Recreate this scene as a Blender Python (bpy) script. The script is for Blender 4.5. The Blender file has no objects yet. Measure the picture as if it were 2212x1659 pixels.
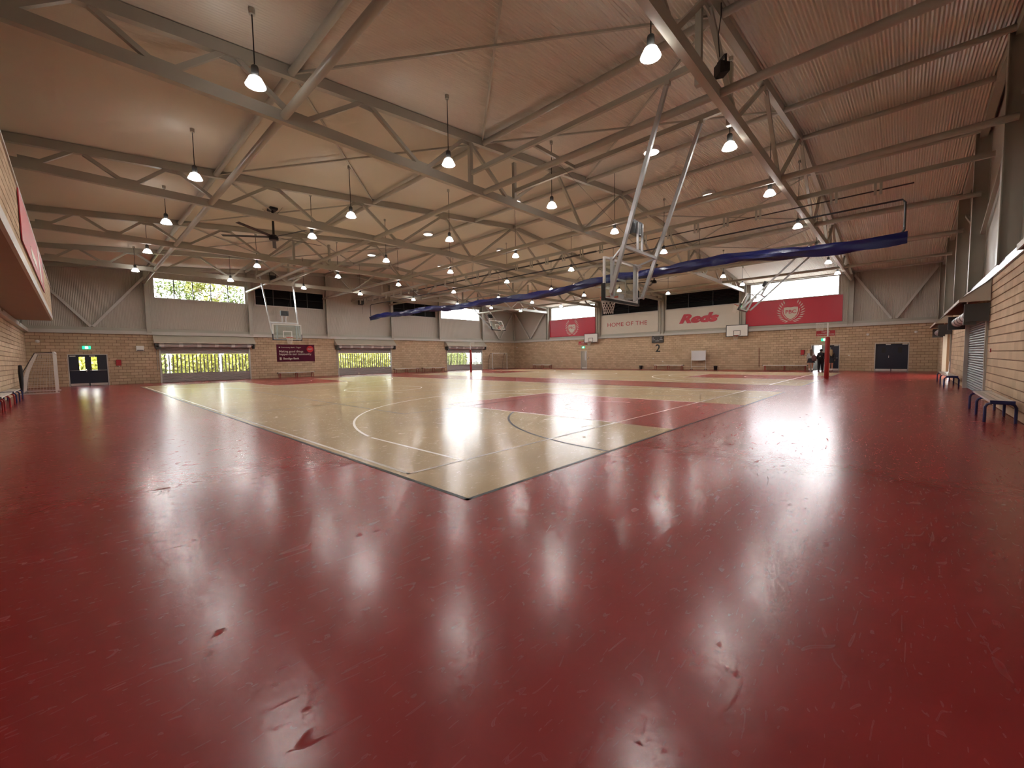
import bpy, math, random
from mathutils import Vector, Matrix
random.seed(7)
PI = math.pi
sc = bpy.context.scene
COL = sc.collection

# ---------------------------------------------------------------- camera, sky, exposure
CAM = Vector((32.446, -2.7965, 1.4237)); YAW, PITCH, ROLL, FPX = .759, -.0641, -.0152, 892.6
_f = Vector((-math.sin(YAW) * math.cos(PITCH), math.cos(YAW) * math.cos(PITCH), math.sin(PITCH)))
_r = _f.cross(Vector((0, 0, 1))).normalized(); _u = _r.cross(_f)
R_ = _r * math.cos(ROLL) + _u * math.sin(ROLL); U_ = -_r * math.sin(ROLL) + _u * math.cos(ROLL)
cd = bpy.data.cameras.new('camera'); cam = bpy.data.objects.new('camera', cd); COL.objects.link(cam)
cd.sensor_fit = 'HORIZONTAL'; cd.sensor_width = 36; cd.lens = FPX / 2212 * 36; cd.clip_end = 500; cd.clip_start = .05
cam.matrix_world = Matrix(((R_.x, U_.x, -_f.x, CAM.x), (R_.y, U_.y, -_f.y, CAM.y), (R_.z, U_.z, -_f.z, CAM.z), (0, 0, 0, 1)))
sc.camera = cam
def project(p):
    d = Vector(p) - CAM; z = d.dot(_f)
    if z < .1: return None
    return 1106 + FPX * d.dot(R_) / z, 829.5 - FPX * d.dot(U_) / z, z

SKY = 8.5          # bright overcast daylight
LAMP = 400.0       # radiance of a high bay lens
w = bpy.data.worlds.new('overcast_sky'); sc.world = w; w.use_nodes = True
bg = w.node_tree.nodes['Background']; bg.inputs[0].default_value = (.93, .97, 1, 1); bg.inputs[1].default_value = SKY
vs = sc.view_settings
vs.view_transform = 'Standard'; vs.look = 'None'; vs.gamma = 1; vs.use_curve_mapping = False; vs.exposure = 1.3
sc.cycles.max_bounces = 5; sc.cycles.diffuse_bounces = 3; sc.cycles.glossy_bounces = 2
sc.cycles.transparent_max_bounces = 8; sc.cycles.sample_clamp_indirect = 6; sc.cycles.caustics_reflective = False
sc.cycles.caustics_refractive = False
sc.cycles.use_adaptive_sampling = True; sc.cycles.adaptive_threshold = .12; sc.cycles.adaptive_min_samples = 16

# ---------------------------------------------------------------- helpers
class MB:
    """collects shapes, builds one mesh object"""
    def __init__(s): s.v = []; s.f = []; s.m = []; s.mi = 0
    def face(s, idx): s.f.append(idx); s.m.append(s.mi)
    def add(s, vs, fs):
        n = len(s.v); s.v += [tuple(q) for q in vs]
        for f in fs: s.face([n + i for i in f])
        return s
    def box(s, x0, x1, y0, y1, z0, z1):
        return s.add([(x, y, z) for z in (z0, z1) for y in (y0, y1) for x in (x0, x1)],
                     [(0, 2, 3, 1), (4, 5, 7, 6), (0, 1, 5, 4), (2, 6, 7, 3), (0, 4, 6, 2), (1, 3, 7, 5)])
    def bar(s, a, b, w, h=None, up=(0, 0, 1)):
        """rectangular bar from a to b; w across, h along up"""
        h = h or w; a = Vector(a); b = Vector(b); d = (b - a).normalized(); up = Vector(up)
        if abs(d.dot(up)) > .98: up = Vector((1, 0, 0))
        x = d.cross(up).normalized(); y = x.cross(d)
        c = [x * sx * w / 2 + y * sy * h / 2 for sx, sy in ((-1, -1), (1, -1), (1, 1), (-1, 1))]
        return s.add([a + q for q in c] + [b + q for q in c], [(3, 2, 1, 0), (4, 5, 6, 7), (0, 1, 5, 4), (1, 2, 6, 5), (2, 3, 7, 6), (3, 0, 4, 7)])
    def tube(s, pts, r, n=8, cap=True):
        pts = [Vector(p) for p in pts]; rs = r if isinstance(r, (list, tuple)) else [r] * len(pts)
        base = len(s.v); px = None
        for i, p in enumerate(pts):
            d = (pts[min(i + 1, len(pts) - 1)] - pts[max(i - 1, 0)]).normalized()
            if px is None: px = d.orthogonal().normalized()
            px = (px - d * px.dot(d)).normalized(); py = d.cross(px)
            s.v += [tuple(p + (px * math.cos(2 * PI * k / n) + py * math.sin(2 * PI * k / n)) * rs[i]) for k in range(n)]
        for i in range(len(pts) - 1):
            for k in range(n):
                a = base + i * n + k; b = base + i * n + (k + 1) % n
                s.face([a, b, b + n, a + n])
        if cap:
            s.face([base + k for k in range(n)][::-1]); e = base + (len(pts) - 1) * n; s.face([e + k for k in range(n)])
        return s
    def lathe(s, prof, c=(0, 0, 0), n=16, ax=2, sy=1.0):
        """prof: (r, h) list around axis ax"""
        base = len(s.v)
        for r, h in prof:
            for k in range(n):
                a = 2 * PI * k / n; q = [r * math.cos(a), r * math.sin(a) * sy, h]
                if ax == 0: q = [h, q[0], q[1]]
                if ax == 1: q = [q[1], h, q[0]]
                s.v.append((c[0] + q[0], c[1] + q[1], c[2] + q[2]))
        for i in range(len(prof) - 1):
            for k in range(n):
                a = base + i * n + k; b = base + i * n + (k + 1) % n
                s.face([a, b, b + n, a + n])
        s.face([base + k for k in range(n)][::-1]); e = base + (len(prof) - 1) * n; s.face([e + k for k in range(n)])
        return s
    def prism(s, poly, d, plane='xz', off=0.0):
        """extrude a 2D polygon by d; plane xz: (x,z) at y=off..off+d ; yz: x=off..off+d ; xy: z"""
        def P(a, b, t): return {'xz': (a, t, b), 'yz': (t, a, b), 'xy': (a, b, t)}[plane]
        n = len(poly); b = len(s.v)
        s.v += [P(a, c, off) for a, c in poly] + [P(a, c, off + d) for a, c in poly]
        s.face([b + i for i in range(n)][::-1]); s.face([b + n + i for i in range(n)])
        for i in range(n):
            j = (i + 1) % n; s.face([b + i, b + j, b + n + j, b + n + i])
        return s
    def build(s, name, mat, parent=None, off=None, smooth=False, link=True):
        me = bpy.data.meshes.new(name)
        vs_ = s.v if off is None else [(a - off[0], b - off[1], c - off[2]) for a, b, c in s.v]
        me.from_pydata(vs_, [], s.f)
        for m_ in (mat if isinstance(mat, (list, tuple)) else [mat]): me.materials.append(m_)
        if any(s.m): me.polygons.foreach_set('material_index', s.m)
        if smooth: me.polygons.foreach_set('use_smooth', [True] * len(me.polygons))
        me.update(); me.validate()
        o = bpy.data.objects.new(name, me)
        if link: COL.objects.link(o)
        if parent: o.parent = parent
        if smooth and hasattr(me, 'set_sharp_from_angle'): me.set_sharp_from_angle(angle=math.radians(40))
        return o
def tag(o, label=None, cat=None, group=None, kind=None):
    for k, v_ in (('label', label), ('category', cat), ('group', group), ('kind', kind)):
        if v_: o[k] = v_
    return o
def thing(name, label, cat, loc=(0, 0, 0), rz=0, group=None):
    o = bpy.data.objects.new(name, None); COL.objects.link(o); o.location = loc; o.rotation_euler = (0, 0, rz)
    o.empty_display_size = .2
    return tag(o, label, cat, group)
def obj(name, me, parent=None, loc=(0, 0, 0)):
    o = bpy.data.objects.new(name, me); COL.objects.link(o); o.parent = parent; o.location = loc; return o
def copy_tree(o, parent=None):
    c = o.copy(); COL.objects.link(c); c.parent = parent
    for ch in list(o.children): copy_tree(ch, c)
    return c
def text(name, body, size, mat, parent, loc, rot, shear=0, bold=0, space=1, ext=.002, align='LEFT', sx=1):
    cu = bpy.data.curves.new(name, 'FONT'); cu.body = body; cu.size = size; cu.shear = shear; cu.offset = bold
    cu.space_character = space; cu.extrude = ext; cu.align_x = align; cu.resolution_u = 3
    t = bpy.data.objects.new(name, cu); COL.objects.link(t)
    bpy.context.view_layer.update()
    me = bpy.data.meshes.new_from_object(t.evaluated_get(bpy.context.evaluated_depsgraph_get()))
    bpy.data.objects.remove(t); me.materials.clear(); me.materials.append(mat)
    o = bpy.data.objects.new(name, me); COL.objects.link(o); o.parent = parent; o.location = loc; o.rotation_euler = rot; o.scale = (sx, 1, 1)
    return o
ROT_WR = (PI / 2, 0, 0)            # reads along +X, faces -Y
ROT_WL = (PI / 2, 0, PI / 2)       # reads along +Y, faces +X

# ---------------------------------------------------------------- materials
def lin(r, g, b): return tuple(((c / 255) / 12.92 if c < 10.3 else ((c / 255 + .055) / 1.055) ** 2.4) for c in (r, g, b)) + (1,)
def mat(name, col, rough=.5, metal=0, spec=.5, noise=0, nscale=8, bump=0, bscale=40, emit=None, estr=0, alpha=None):
    m = bpy.data.materials.new(name); m.use_nodes = True; nt = m.node_tree; b = nt.nodes['Principled BSDF']
    b.inputs['Base Color'].default_value = col if len(col) == 4 else (*col, 1)
    b.inputs['Roughness'].default_value = rough; b.inputs['Metallic'].default_value = metal; b.inputs['Specular IOR Level'].default_value = spec
    if noise or bump:
        tc = nt.nodes.new('ShaderNodeNewGeometry')
    if noise:
        n = nt.nodes.new('ShaderNodeTexNoise'); n.inputs['Scale'].default_value = nscale; n.inputs['Detail'].default_value = 4
        nt.links.new(tc.outputs['Position'], n.inputs['Vector'])
        mx = nt.nodes.new('ShaderNodeMix'); mx.data_type = 'RGBA'
        c = b.inputs['Base Color'].default_value
        mx.inputs[6].default_value = (*[q * (1 - noise) for q in c[:3]], 1); mx.inputs[7].default_value = (*[min(1, q * (1 + noise)) for q in c[:3]], 1)
        nt.links.new(n.outputs[0], mx.inputs[0]); nt.links.new(mx.outputs[2], b.inputs['Base Color'])
    if bump:
        n = nt.nodes.new('ShaderNodeTexNoise'); n.inputs['Scale'].default_value = bscale; n.inputs['Detail'].default_value = 3
        nt.links.new(tc.outputs['Position'], n.inputs['Vector'])
        bp = nt.nodes.new('ShaderNodeBump'); bp.inputs['Strength'].default_value = bump; bp.inputs['Distance'].default_value = .02
        nt.links.new(n.outputs[0], bp.inputs['Height']); nt.links.new(bp.outputs[0], b.inputs['Normal'])
    if emit:
        b.inputs['Emission Color'].default_value = (*emit, 1); b.inputs['Emission Strength'].default_value = estr
    return m
def glass_mat(name, tint=(1, 1, 1), gloss=.06, rough=.02):
    m = bpy.data.materials.new(name); m.use_nodes = True; nt = m.node_tree; nt.nodes.clear()
    o = nt.nodes.new('ShaderNodeOutputMaterial'); mx = nt.nodes.new('ShaderNodeMixShader')
    t = nt.nodes.new('ShaderNodeBsdfTransparent'); t.inputs[0].default_value = (*tint, 1)
    g = nt.nodes.new('ShaderNodeBsdfGlossy'); g.inputs['Roughness'].default_value = rough
    lw = nt.nodes.new('ShaderNodeLayerWeight'); lw.inputs[0].default_value = .5
    pw = nt.nodes.new('ShaderNodeMath'); pw.operation = 'POWER'; pw.inputs[1].default_value = 5; nt.links.new(lw.outputs['Facing'], pw.inputs[0])
    fr = nt.nodes.new('ShaderNodeMath'); fr.operation = 'MULTIPLY_ADD'; fr.inputs[1].default_value = .9; fr.inputs[2].default_value = .04; nt.links.new(pw.outputs[0], fr.inputs[0])
    nt.links.new(fr.outputs[0], mx.inputs[0]); nt.links.new(t.outputs[0], mx.inputs[1]); nt.links.new(g.outputs[0], mx.inputs[2])
    nt.links.new(mx.outputs[0], o.inputs[0]); return m
def floor_mat(name, col, rough=.25):
    """sports vinyl with matte scuff strokes and faint wear"""
    m = bpy.data.materials.new(name); m.use_nodes = True; nt = m.node_tree; N = nt.nodes.new; L = nt.links.new
    b = nt.nodes['Principled BSDF']; b.inputs['Specular IOR Level'].default_value = .5
    geo = N('ShaderNodeNewGeometry')
    def math_(op, a, c=None, clamp=False):
        n = N('ShaderNodeMath'); n.operation = op; n.use_clamp = clamp
        for i, q in enumerate((a, c)):
            if q is None: continue
            if isinstance(q, (int, float)): n.inputs[i].default_value = q
            else: L(q, n.inputs[i])
        return n.outputs[0]
    def noise(scale, detail=2, rot=0, stretch=(1, 1, 1), loc=(0, 0, 0), dist=0):
        mp = N('ShaderNodeMapping'); mp.inputs['Rotation'].default_value = (0, 0, rot); mp.inputs['Scale'].default_value = stretch; mp.inputs['Location'].default_value = loc
        L(geo.outputs['Position'], mp.inputs[0]); n = N('ShaderNodeTexNoise'); n.inputs['Scale'].default_value = scale; n.inputs['Detail'].default_value = detail
        n.inputs['Distortion'].default_value = dist
        L(mp.outputs[0], n.inputs['Vector']); return n.outputs[0]
    total = None
    for k, (rot, sc_, thr, wd, st) in enumerate(((.3, 1.9, .58, .0030, (1, .13, 1)), (1.3, 2.6, .58, .0040, (1, .12, 1)), (2.2, 4.0, .58, .005, (1, .15, 1)), (2.9, 7.0, .56, .008, (1, .18, 1)), (.9, 11.0, .56, .010, (1, .2, 1)))):
        ln = math_('ABSOLUTE', math_('SUBTRACT', noise(sc_, 1, rot, st, (k * 7.3, k * 3.1, 0)), .5))
        ln = math_('SUBTRACT', 1, math_('DIVIDE', ln, wd), True)
        mk = math_('MULTIPLY', math_('SUBTRACT', noise(sc_ * 1.6, 2, rot + .7, (1, 1, 1), (k * 2.7, k * 9.1, 0)), thr), 14, True)
        q = math_('MULTIPLY', ln, mk, True)
        total = q if total is None else math_('MAXIMUM', total, q)
    big = noise(.35, 3); fine = noise(60, 3)
    rg = math_('ADD', math_('MULTIPLY', math_('SUBTRACT', big, .5), .10), rough)
    rg = math_('ADD', rg, math_('MULTIPLY', total, .3)); L(rg, b.inputs['Roughness'])
    mx = N('ShaderNodeMix'); mx.data_type = 'RGBA'; mx.inputs[6].default_value = col; mx.inputs[7].default_value = tuple(min(1, c * 1.25 + .012) for c in col[:3]) + (1,)
    L(math_('MULTIPLY', total, .06), mx.inputs[0])
    m2 = N('ShaderNodeMix'); m2.data_type = 'RGBA'; m2.blend_type = 'MULTIPLY'; m2.inputs[0].default_value = 1
    rp = N('ShaderNodeMapRange'); rp.inputs[3].default_value = .86; rp.inputs[4].default_value = 1.12; L(noise(1.1, 5), rp.inputs[0])
    L(mx.outputs[2], m2.inputs[6]); L(rp.outputs[0], m2.inputs[7]); L(m2.outputs[2], b.inputs['Base Color'])
    L(math_('SUBTRACT', .34, math_('MULTIPLY', total, .28)), b.inputs['Specular IOR Level'])
    bp = N('ShaderNodeBump'); bp.inputs['Strength'].default_value = .2; bp.inputs['Distance'].default_value = .004
    h = math_('ADD', math_('MULTIPLY', noise(22, 4), 1.0), math_('MULTIPLY', fine, .25)); L(h, bp.inputs['Height']); L(bp.outputs[0], b.inputs['Normal'])
    return m
def brick_mat():
    m = bpy.data.materials.new('sandstone_block'); m.use_nodes = True; nt = m.node_tree; N = nt.nodes.new; L = nt.links.new
    b = nt.nodes['Principled BSDF']; b.inputs['Roughness'].default_value = .85; b.inputs['Specular IOR Level'].default_value = .25
    at = N('ShaderNodeAttribute'); at.attribute_name = 'tint'; oi = N('ShaderNodeObjectInfo')
    ad = N('ShaderNodeMath'); ad.operation = 'ADD'; L(at.outputs['Fac'], ad.inputs[0]); L(oi.outputs['Random'], ad.inputs[1])
    fr = N('ShaderNodeMath'); fr.operation = 'FRACT'; L(ad.outputs[0], fr.inputs[0])
    cr = N('ShaderNodeValToRGB'); L(fr.outputs[0], cr.inputs[0])
    cr.color_ramp.elements[0].color = (.50, .37, .245, 1); cr.color_ramp.elements[1].color = (.63, .475, .325, 1)
    e = cr.color_ramp.elements.new(.5); e.color = (.57, .425, .285, 1)
    geo = N('ShaderNodeNewGeometry'); no = N('ShaderNodeTexNoise'); no.inputs['Scale'].default_value = 55; no.inputs['Detail'].default_value = 4; L(geo.outputs['Position'], no.inputs['Vector'])
    rp = N('ShaderNodeMapRange'); rp.inputs[3].default_value = .78; rp.inputs[4].default_value = 1.18; L(no.outputs[0], rp.inputs[0])
    mx = N('ShaderNodeMix'); mx.data_type = 'RGBA'; mx.blend_type = 'MULTIPLY'; mx.inputs[0].default_value = 1
    L(cr.outputs[0], mx.inputs[6]); L(rp.outputs[0], mx.inputs[7]); L(mx.outputs[2], b.inputs['Base Color'])
    bp = N('ShaderNodeBump'); bp.inputs['Strength'].default_value = .3; bp.inputs['Distance'].default_value = .01; L(no.outputs[0], bp.inputs['Height']); L(bp.outputs[0], b.inputs['Normal'])
    return m
def cladding_mat(name, col, axis, pitch=.076, rough=.45):
    """sheet with fine vertical ribs, too small to see singly at this distance"""
    m = mat(name, col, rough); nt = m.node_tree; N = nt.nodes.new; L = nt.links.new
    geo = N('ShaderNodeNewGeometry'); sp = N('ShaderNodeSeparateXYZ'); L(geo.outputs['Position'], sp.inputs[0])
    a = N('ShaderNodeMath'); a.operation = 'MULTIPLY'; a.inputs[1].default_value = 2 * PI / pitch; L(sp.outputs[axis], a.inputs[0])
    s = N('ShaderNodeMath'); s.operation = 'SINE'; L(a.outputs[0], s.inputs[0])
    bp = N('ShaderNodeBump'); bp.inputs['Strength'].default_value = .8; bp.inputs['Distance'].default_value = .008; L(s.outputs[0], bp.inputs['Height'])
    L(bp.outputs[0], nt.nodes['Principled BSDF'].inputs['Normal']); return m

M = dict(
    floor_red=floor_mat('red_sports_vinyl', (.29, .027, .027, 1), .235),
    floor_beige=floor_mat('beige_sports_vinyl', (.60, .45, .27, 1), .225),
    line_white=mat('white_line_paint', (.80, .74, .66), .35, spec=.3), line_dark=mat('charcoal_line_paint', (.05, .042, .04), .4, spec=.2),
    brick=brick_mat(), mortar=mat('dark_mortar', (.20, .12, .075), .95, noise=.15, nscale=20),
    clad_x=cladding_mat('ribbed_wall_sheet_back', (.50, .46, .40, 1), 0), clad_y=cladding_mat('ribbed_wall_sheet_side', (.50, .46, .40, 1), 1),
    steel=mat('warm_grey_painted_steel', (.43, .41, .35), .38, spec=.5, noise=.05, nscale=2),
    steel_lt=mat('pale_grey_painted_steel', (.55, .53, .49), .4, noise=.04, nscale=2),
    roof=mat('cream_corrugated_roof_sheet', (.70, .645, .55), .38, spec=.5, noise=.04, nscale=.8),
    galv=mat('galvanised_steel', (.56, .57, .58), .33, metal=.75, noise=.08, nscale=6),
    alu=mat('brushed_aluminium', (.74, .74, .72), .3, metal=.8), white=mat('white_enamel', (.78, .77, .74), .35),
    black=mat('black_plastic', (.012, .012, .013), .4), dark=mat('dark_grey_metal', (.05, .048, .046), .45),
    rubber=mat('black_rubber', (.015, .015, .016), .7), navy=mat('navy_door_paint', (.012, .016, .035), .38),
    red=mat('red_powder_coat', (.30, .014, .014), .4), redpanel=mat('crimson_printed_panel', (.48, .018, .04), .4),
    redsign=mat('red_sign', (.42, .02, .03), .45), cream=mat('cream_print', (.62, .55, .47), .5), creampanel=mat('cream_wall_panel', (.60, .54, .46), .4, noise=.05, nscale=1.5),
    blue=mat('royal_blue_vinyl', (.004, .006, .06), .35, bump=.5, bscale=9), bluecoat=mat('blue_powder_coat', (.012, .02, .11), .35),
    orange=mat('orange_rim_paint', (.62, .05, .015), .4), net=mat('white_cord', (.70, .66, .60), .8),
    glass=glass_mat('clear_glass'), acryl=glass_mat('clear_backboard_glass', (.93, .97, .95)), poly=glass_mat('clear_polycarbonate', (.97, .98, .92), rough=.08),
    darkglass=mat('blacked_out_glass', (.005, .004, .004), .4, spec=.08), louvre=mat('black_louvre', (.02, .019, .02), .45),
    shutter_dk=mat('grey_shutter_slat', (.22, .22, .22), .5, metal=.3), shutter=mat('pale_shutter_slat', (.46, .42, .41), .4, metal=.2), hood=mat('beige_sheet_hood', (.53, .48, .40), .5),
    maroon=mat('maroon_banner', (.085, .004, .022), .7, spec=.25, noise=.35, nscale=1.2), spot=mat('bright_red_print', (.55, .012, .02), .5),
    lens=mat('lamp_lens', (.9, .9, .9), .4, emit=(1.0, .97, .92), estr=LAMP), shade=mat('frosted_lamp_shade', (.75, .74, .72), .35, emit=(1, .97, .92), estr=6),
    exitg=mat('exit_sign_green', (.01, .25, .12), .4, emit=(.02, .7, .35), estr=.7), exitw=mat('exit_sign_white', (.9, .95, .9), .4, emit=(.8, 1, .9), estr=2.5),
    skyl=mat('white_diffuser', (.85, .84, .80), .5, emit=(1, .97, .92), estr=.9), soffit=mat('brown_soffit_board', (.30, .20, .145), .6, noise=.08, nscale=3),
    board=mat('white_marker_board', (.66, .67, .70), .3), blackprint=mat('black_print', (.01, .01, .01), .6), wood=mat('varnished_pole', (.22, .06, .03), .5),
    bark=mat('tree_bark', (.09, .065, .045), .9, noise=.3, nscale=6), leaf=mat('yellow_green_leaf', (.10, .105, .010), .6, noise=.3, nscale=1.5), leaf2=mat('mid_green_leaf', (.06, .08, .013), .6, noise=.3, nscale=1.5), hedge=mat('bright_hedge_leaf', (.55, .56, .14), .6, noise=.3, nscale=1.5), hedge2=mat('green_hedge_leaf', (.46, .52, .18), .6, noise=.3, nscale=1.5),
    ground=mat('pale_paving', (.20, .19, .17), .9, noise=.12, nscale=1), grass=mat('dry_grass', (.09, .10, .03), .95, noise=.3, nscale=2),
    skin=mat('skin', (.50, .27, .18), .55), hair_b=mat('brown_hair', (.07, .035, .018), .5), hair_y=mat('blonde_hair', (.30, .20, .10), .5), hair_k=mat('black_hair', (.012, .010, .009), .5),
    cloth_g=mat('grey_knit', (.42, .42, .43), .9), cloth_k=mat('black_cloth', (.014, .013, .017), .85), cloth_w=mat('white_cloth', (.75, .75, .75), .9), bag=mat('maroon_bag', (.10, .03, .03), .7),
)

for q in ('skyl', 'exitg', 'exitw'): M[q].cycles.emission_sampling = 'NONE'

# ---------------------------------------------------------------- the hall
XL, XR, YF, YB, BT, RY = -6.1, 34.15, -4.8, 38.4, 3.4, 16.4
def roof_z(y): return 9.62 - .0925 * abs(y - RY)
def chord_z(y): return 9.47 - .0925 * abs(y - RY)
TX = [29.35, 21.95, 14.55, 7.15, -.25]          # trusses, the nearest the right wall first
COLS_Y = [.9, 7.15, 13.35, 19.9, 25.95, 32.6]   # gable columns

def holed(mb, axis, c0, c1, a0, a1, z0, z1, holes):
    """wall slab between c0..c1 on axis (0: normal X, 1: normal Y), running a0..a1, with rectangular holes (a0,a1,z0,z1)"""
    zs = sorted({z0, z1, *[min(max(q, z0), z1) for h in holes for q in h[2:]]})
    for za, zb in zip(zs, zs[1:]):
        zm = (za + zb) / 2; cur = a0
        for h in sorted(h for h in holes if h[2] < zm < h[3]):
            if h[0] > cur: (mb.box(c0, c1, cur, h[0], za, zb) if axis == 0 else mb.box(cur, h[0], c0, c1, za, zb))
            cur = max(cur, h[1])
        if cur < a1: (mb.box(c0, c1, cur, a1, za, zb) if axis == 0 else mb.box(cur, a1, c0, c1, za, zb))
    return mb
_bm = {}
def brick_mesh(axis, tight=False, h=.184, d=.03):
    key = (axis, tight); ln = .3996 if tight else .389
    if key not in _bm:
        b = MB()
        t = .006; u = .0005 if tight else .004
        hl, hh = ln / 2, h / 2
        # chamfered block: back rectangle, front rectangle slightly smaller
        if axis == 0:
            b.add([(-d/2, y, z) for y, z in ((-hl, -hh), (hl, -hh), (hl, hh), (-hl, hh))] + [(d/2, y, z) for y, z in ((-hl+u, -hh+t), (hl-u, -hh+t), (hl-u, hh-t), (-hl+u, hh-t))],
                  [(0, 3, 2, 1), (4, 5, 6, 7), (0, 1, 5, 4), (1, 2, 6, 5), (2, 3, 7, 6), (3, 0, 4, 7)])
        else:
            b.add([(x, d/2, z) for x, z in ((-hl, -hh), (hl, -hh), (hl, hh), (-hl, hh))] + [(x, -d/2, z) for x, z in ((-hl+u, -hh+t), (hl-u, -hh+t), (hl-u, hh-t), (-hl+u, hh-t))],
                  [(0, 3, 2, 1)[::-1], (4, 5, 6, 7)[::-1], (0, 1, 5, 4)[::-1], (1, 2, 6, 5)[::-1], (2, 3, 7, 6)[::-1], (3, 0, 4, 7)[::-1]])
        o = b.build('brick', M['brick'], link=False); _bm[key] = o.data; bpy.data.objects.remove(o)
    return _bm[key]
def lay_bricks(parent, axis, plane, sgn, a0, a1, z0, z1, holes, most=300):
    """plane: visible face; sgn: direction the face looks along axis"""
    rows = int(round((z1 - z0) / .2)); full = []; part = []
    for r in range(rows):
        zc = z0 + .2 * r + .1; x = a0 - (.2 if r % 2 else 0)
        while x < a1 - .01:
            s0, s1 = max(x, a0), min(x + .4, a1)
            segs = [(s0, s1)]
            for h in holes:
                if h[2] < zc and h[3] > zc:
                    ns = []
                    for p, q in segs:
                        if h[1] <= p or h[0] >= q: ns.append((p, q)); continue
                        if h[0] > p: ns.append((p, h[0]))
                        if h[1] < q: ns.append((h[1], q))
                    segs = ns
            for p, q in segs:
                if q - p > .39: full.append(((p + q) / 2, zc))
                elif q - p > .04: part.append((p, q, zc))
            x += .4
    def pos(a, z): return (plane - sgn * .012, a, z) if axis == 0 else (a, plane - sgn * .012, z)
    def score(b):
        p = project(pos(*b))
        if not p or not (-15 < p[0] < 2227 and -15 < p[1] < 1674): return 0
        d0 = pos(b[0] - .19, b[1]); d1 = pos(b[0] + .19, b[1]); q0, q1 = project(d0), project(d1)
        return abs(q1[0] - q0[0]) / p[2] if q0 and q1 else 0
    full.sort(key=score, reverse=True)
    n = len([b for b in full[:most] if score(b) > 0]); tight = (axis == 0 and sgn < 0) or (axis == 1 and sgn > 0); me = brick_mesh(axis, tight); e_ = .0003 if tight else .006
    for b in full[:n]:
        o = obj('brick', me, parent, pos(*b))
        if axis == 0 and sgn < 0 or axis == 1 and sgn > 0: o.rotation_euler = (0, 0, PI)
    s = MB(); tint = []
    for b in full[n:]: part.append((b[0] - .2, b[0] + .2, b[1]))
    for p, q, z in part:
        f0, f1 = sorted((plane - sgn * .025, plane + sgn * .003)); nf = len(s.v)
        if axis == 0: s.box(f0, f1, p + e_, q - e_, z - .092, z + .092)
        else: s.box(p + e_, q - e_, f0, f1, z - .092, z + .092)
        tint += [random.random()] * (len(s.v) - nf)
    o = s.build('blockwork', M['brick'], parent); tag(o, kind='stuff')
    at = o.data.attributes.new('tint', 'FLOAT', 'POINT'); at.data.foreach_set('value', tint)

# ---- floor and markings
fl = MB().box(XL - .3, XR + .3, YF - .3, YB + .3, -.2, 0).build('floor', M['floor_red']); tag(fl, 'glossy dark red vinyl sports floor with scuff marks and court lines', kind='structure')
E0, W0 = 29.27, -1.15
def sheet(name, m, pts, z): return MB().add([(x, y, z) for x, y in pts], [tuple(range(len(pts)))]).build(name, m, fl)
def rect(name, m, x0, x1, y0, y1, z): return sheet(name, m, [(x0, y0), (x1, y0), (x1, y1), (x0, y1)], z)
def arc(name, m, cx, cy, r, a0, a1, wd, z, n=40):
    s = MB(); v = []
    for i in range(n + 1):
        a = a0 + (a1 - a0) * i / n
        v += [(cx + (r - wd / 2) * math.cos(a), cy + (r - wd / 2) * math.sin(a), z), (cx + (r + wd / 2) * math.cos(a), cy + (r + wd / 2) * math.sin(a), z)]
    s.add(v, [(2 * i, 2 * i + 1, 2 * i + 3, 2 * i + 2) for i in range(n)]); return s.build(name, m, fl)
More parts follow.
